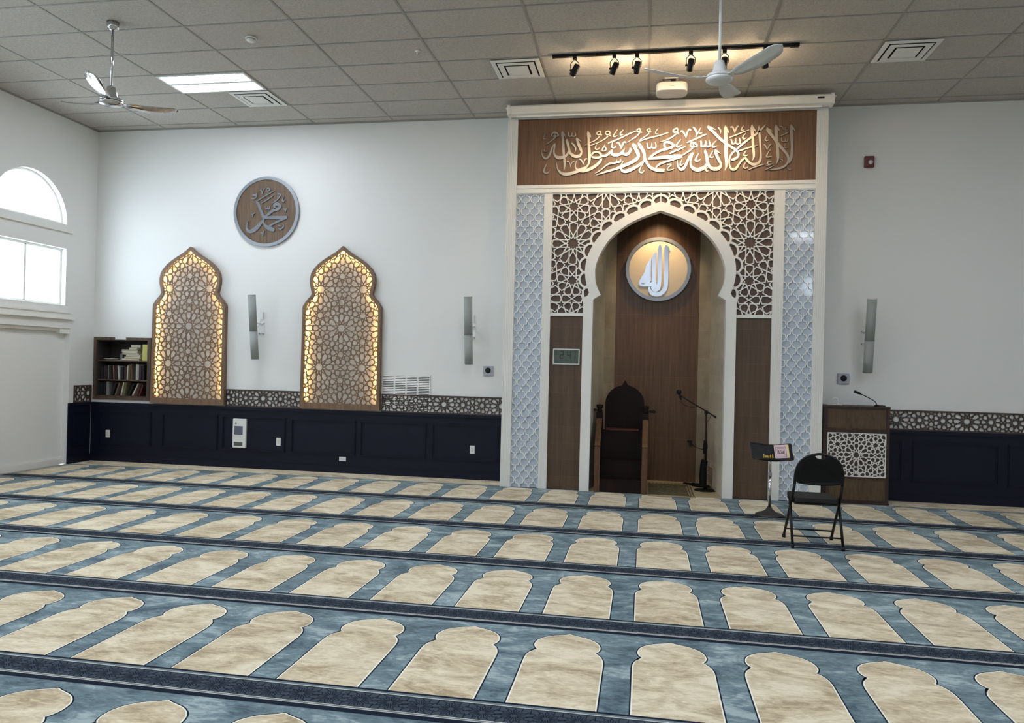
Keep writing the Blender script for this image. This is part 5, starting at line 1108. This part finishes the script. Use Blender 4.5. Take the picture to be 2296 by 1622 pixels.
q = MB(); q.box(2.955, 3.03, -0.33, -0.20, 1.2262, 1.240, M['lectframe']); tag(q.build('wooden_ledge', bevel=0.002), 'small flat wooden block at the right end of the lectern top', 'block')
ph = thing('white_holder', (2.45, -0.2, 1.226), 'small white curled desk holder on the lectern top', 'holder')
q = MB(); q.box(2.36, 2.53, -0.26, -0.15, 1.2262, 1.232, M['plate']); q.build('foot', parent=ph)
q = MB(); q.tube(smooth_path([(2.485, -0.2, 1.232), (2.497, -0.2, 1.27), (2.480, -0.2, 1.305), (2.445, -0.2, 1.312), (2.425, -0.2, 1.29)], 6), [0.012]*8+[0.010]*10+[0.006]*7, M['plate'], 8); q.build('hook', parent=ph)

# music stand and what it holds
mu = thing('music_stand', (1.465, -1.54, 0.003), 'black music stand with chrome pole on a round base', 'music stand')
q = MB(); q.lathe([(0.155, 0.0), (0.155, 0.012), (0.13, 0.026), (0.07, 0.045), (0.035, 0.075), (0.022, 0.10)], (1.465, -1.54, 0.003), plain('cast_grey_base', (48, 45, 42), 0.5), 36); q.build('base', parent=mu)
q = MB(); q.tube([(1.465, -1.54, 0.10), (1.465, -1.54, 0.47)], 0.0155, M['chrome'], 14); q.build('lower_pole', parent=mu)
q = MB(); q.tube([(1.465, -1.54, 0.47), (1.465, -1.54, 0.70)], 0.0120, M['chrome'], 14); q.build('upper_pole', parent=mu)
q = MB(); q.lathe([(0.018, 0), (0.019, 0.01), (0.019, 0.045), (0.014, 0.05)], (1.465, -1.54, 0.445), M['grey'], 16); q.build('collar', parent=mu)
tilt = math.radians(18); du = Vector((0, math.sin(tilt), math.cos(tilt))); dn_ = Vector((0, -math.cos(tilt), math.sin(tilt))); yawd = math.radians(-2.5)
rt = Vector((math.cos(yawd), math.sin(yawd), 0.0)); dc = Vector((1.468, -1.545, 0.725))
top = [(-0.225, 0.105), (-0.16, 0.098), (-0.05, 0.082), (0.05, 0.083), (0.15, 0.098), (0.205, 0.106), (0.222, 0.095)]
bot = [(0.222, 0.06), (0.228, 0.0), (0.242, -0.06), (0.240, -0.085), (0.215, -0.092), (0.05, -0.110), (-0.08, -0.108), (-0.185, -0.092), (-0.208, -0.075), (-0.213, 0.0), (-0.228, 0.075)]
DM = lambda u, v, d: tuple(dc+rt*u+du*v+dn_*d)
q = MB(); q.prism(top+bot, 0.006, 0.0, DM, M['blackmetal']); dk = q.build('desk', parent=mu)
q = MB(); q.ringprism(top+bot, [(u*0.93, v*0.86) for u, v in top+bot], 0.016, 0.004, DM, M['blackmetal']); q.build('rim', parent=dk, fix=False)
q = MB(); q.prism([(-0.19, -0.098), (0.20, -0.098), (0.20, -0.086), (-0.19, -0.086)], 0.075, 0.004, DM, M['blackmetal']); q.build('ledge', parent=mu, fix=False)
q = MB(); q.obox(dc-dn_*0.015, rt*0.02, du*0.04, dn_*0.012, M['blackmetal']); q.build('tilt_bracket', parent=mu)
bx = thing('booklet', tuple(dc+rt*0.11+du*-0.08+dn_*0.02), 'pink patterned booklet leaning on the music stand', 'booklet')
an = math.radians(5); bu = rt*math.cos(an)+du*math.sin(an); bv = du*math.cos(an)-rt*math.sin(an); bc = dc+rt*0.105+du*(0.006)+dn_*0.031
def BX(mb_, u0, u1, v0, v1, d0, d1, m): mb_.obox(bc+bu*((u0+u1)/2)+bv*((v0+v1)/2)+dn_*((d0+d1)/2), bu*((u1-u0)/2), bv*((v1-v0)/2), dn_*((d1-d0)/2), m)
q = MB(); BX(q, -0.074, 0.064, -0.080, 0.072, -0.008, 0.008, plain('pink_card', (226, 200, 204), 0.5)); q.build('body', parent=bx)
q = MB(); BX(q, 0.064, 0.082, -0.080, 0.072, -0.008, 0.008, plain('yellow_card', (226, 204, 132), 0.5)); q.build('spine', parent=bx)
q = MB(); pk = plain('mauve_print', (150, 112, 128), 0.5); dkp = plain('dark_print', (72, 44, 56), 0.5)
for r0, r1 in ((0.058, 0.053), (0.040, 0.036)):
    for (u0, u1, v0, v1) in ((-r0, r0, r1, r0), (-r0, r0, -r0, -r1), (-r0, -r1, -r0, r0), (r1, r0, -r0, r0)): BX(q, u0-0.005, u1-0.005, v0-0.01, v1-0.01, 0.008, 0.0088, pk)
for (u0, u1, v0, v1) in ((-0.03, -0.022, -0.022, 0.012), (-0.03, 0.022, -0.030, -0.022), (0.014, 0.022, -0.03, 0.005), (-0.005, 0.012, -0.018, -0.006), (-0.008, 0.0, 0.0, 0.014)): BX(q, u0, u1, v0, v1, 0.008, 0.009, dkp)
q.build('print', parent=bx, fix=False)
gold = plain('amber_oil', (188, 150, 44), 0.15); cap = plain('gold_cap', (214, 190, 108), 0.25, 0.8)
labs = ['tall amber vial standing at the left of the row on the music stand', 'second amber vial from the left on the music stand', 'middle amber vial in the row on the music stand', 'amber vial just left of the one by the booklet', 'amber vial standing against the pink booklet']
for k, (u, h) in enumerate(((-0.085, 0.050), (-0.062, 0.036), (-0.040, 0.034), (-0.015, 0.044), (0.010, 0.052))):
    p = dc+rt*u+du*(-0.0858)+dn_*(0.045); t_ = thing('perfume_vial', tuple(p), labs[k], 'vial', 'amber vials on the music stand')
    q = MB(); q.tube([p, p+du*h*0.7], 0.0085, gold, 10); q.build('bottle', parent=t_); q = MB(); q.tube([p+du*h*0.7, p+du*h*0.8, p+du*h], [0.0055, 0.0065, 0.0065], cap, 10); q.build('cap', parent=t_)

# folding chair seen from behind
fc = thing('folding_chair', (1.65, -2.88, 0.003), 'black folding chair in front of the lectern, seen from behind', 'chair')
Z0 = 0.003; xl, xr = 1.428, 1.872
def leg(pts, r, nm, par=fc):
    q = MB(); q.tube(pts, r, M['blackmetal'], 12); return q.build(nm, parent=par)
# front legs run up into the bowed back frame
arch = [(xl+0.012, -3.075, 0.60), (xl+0.014, -3.095, 0.70), (xl+0.04, -3.108, 0.79), (xl+0.10, -3.118, 0.852), (xl+0.18, -3.122, 0.880), ((xl+xr)/2, -3.124, 0.887)]
arch = arch+[(xl+xr-x, y, z) for x, y, z in arch[-2::-1]]
q = MB(); q.tube(smooth_path(arch, 5), 0.0125, M['blackmetal'], 12); q.build('back_frame', parent=fc)
for x in (xl, xr):
    s = 1 if x == xl else -1
    leg([(x+s*0.012, -3.075, 0.60), (x+s*0.006, -2.985, 0.45), (x, -2.655, Z0+0.025)], 0.0125, 'front_leg')
    leg([(x+s*0.002, -2.90, 0.445), (x, -3.098, Z0+0.025)], 0.0125, 'rear_leg')
    for y in (-2.652, -3.100):
        q = MB(); q.lathe([(0.017, 0), (0.017, 0.03), (0.013, 0.034)], (x, y, Z0), M['black'], 12); q.build('foot_cap', parent=fc)
    q = MB(); q.obox((x+s*0.004, -2.945, 0.440), (0.004, 0, 0), (0, 0.06, 0), (0, 0, 0.014), M['blackmetal']); q.build('hinge', parent=fc)
for y, z, nm in ((-3.062, 0.108, 'rear_brace'), (-2.70, 0.100, 'front_brace')): leg([(xl+0.004, y, z), (xr-0.004, y, z)], 0.0075, nm)
# backrest pad with the hand hole
hw = [(0.186, 0.606), (0.205, 0.63), (0.206, 0.70), (0.186, 0.775), (0.140, 0.832), (0.085, 0.862), (0.050, 0.872), (0.046, 0.862), (0.030, 0.848), (0.0, 0.842)]
XC = (xl+xr)/2
bp = [(XC+u, v) for u, v in hw]+[(XC-u, v) for u, v in hw[-2::-1]]
bot_ = [(XC-0.10, 0.597), (XC, 0.594), (XC+0.10, 0.597)]
q = MB(); curve = lambda u, v, d: (u, -3.100-(v-0.72)*0.12+d-0.020*(1-((u-XC)/0.21)**2), v)
q.prism(bp+bot_, -0.018, 0.020, curve, M['fabric'], smooth=False); q.build('backrest', parent=fc, bevel=0.006)
# seat
n = 10; so = []
for (cx_, cy_, a0) in ((0.165, 0.160, 0), (-0.165, 0.160, 90), (-0.160, -0.185, 180), (0.160, -0.185, 270)):
    for k in range(6): a = math.radians(a0+90*k/5); so.append((XC+cx_+0.035*math.cos(a), -2.815+cy_+0.035*math.sin(a)))
q = MB(); q.prism(so, 0.398, 0.412, FLOOR, M['blackmetal']); sp_ = q.build('seat_pan', parent=fc)
q = MB(); q.prism(so, 0.412, 0.458, FLOOR, M['seatvinyl'], smooth=True); q.build('seat', parent=fc, bevel=0.012)
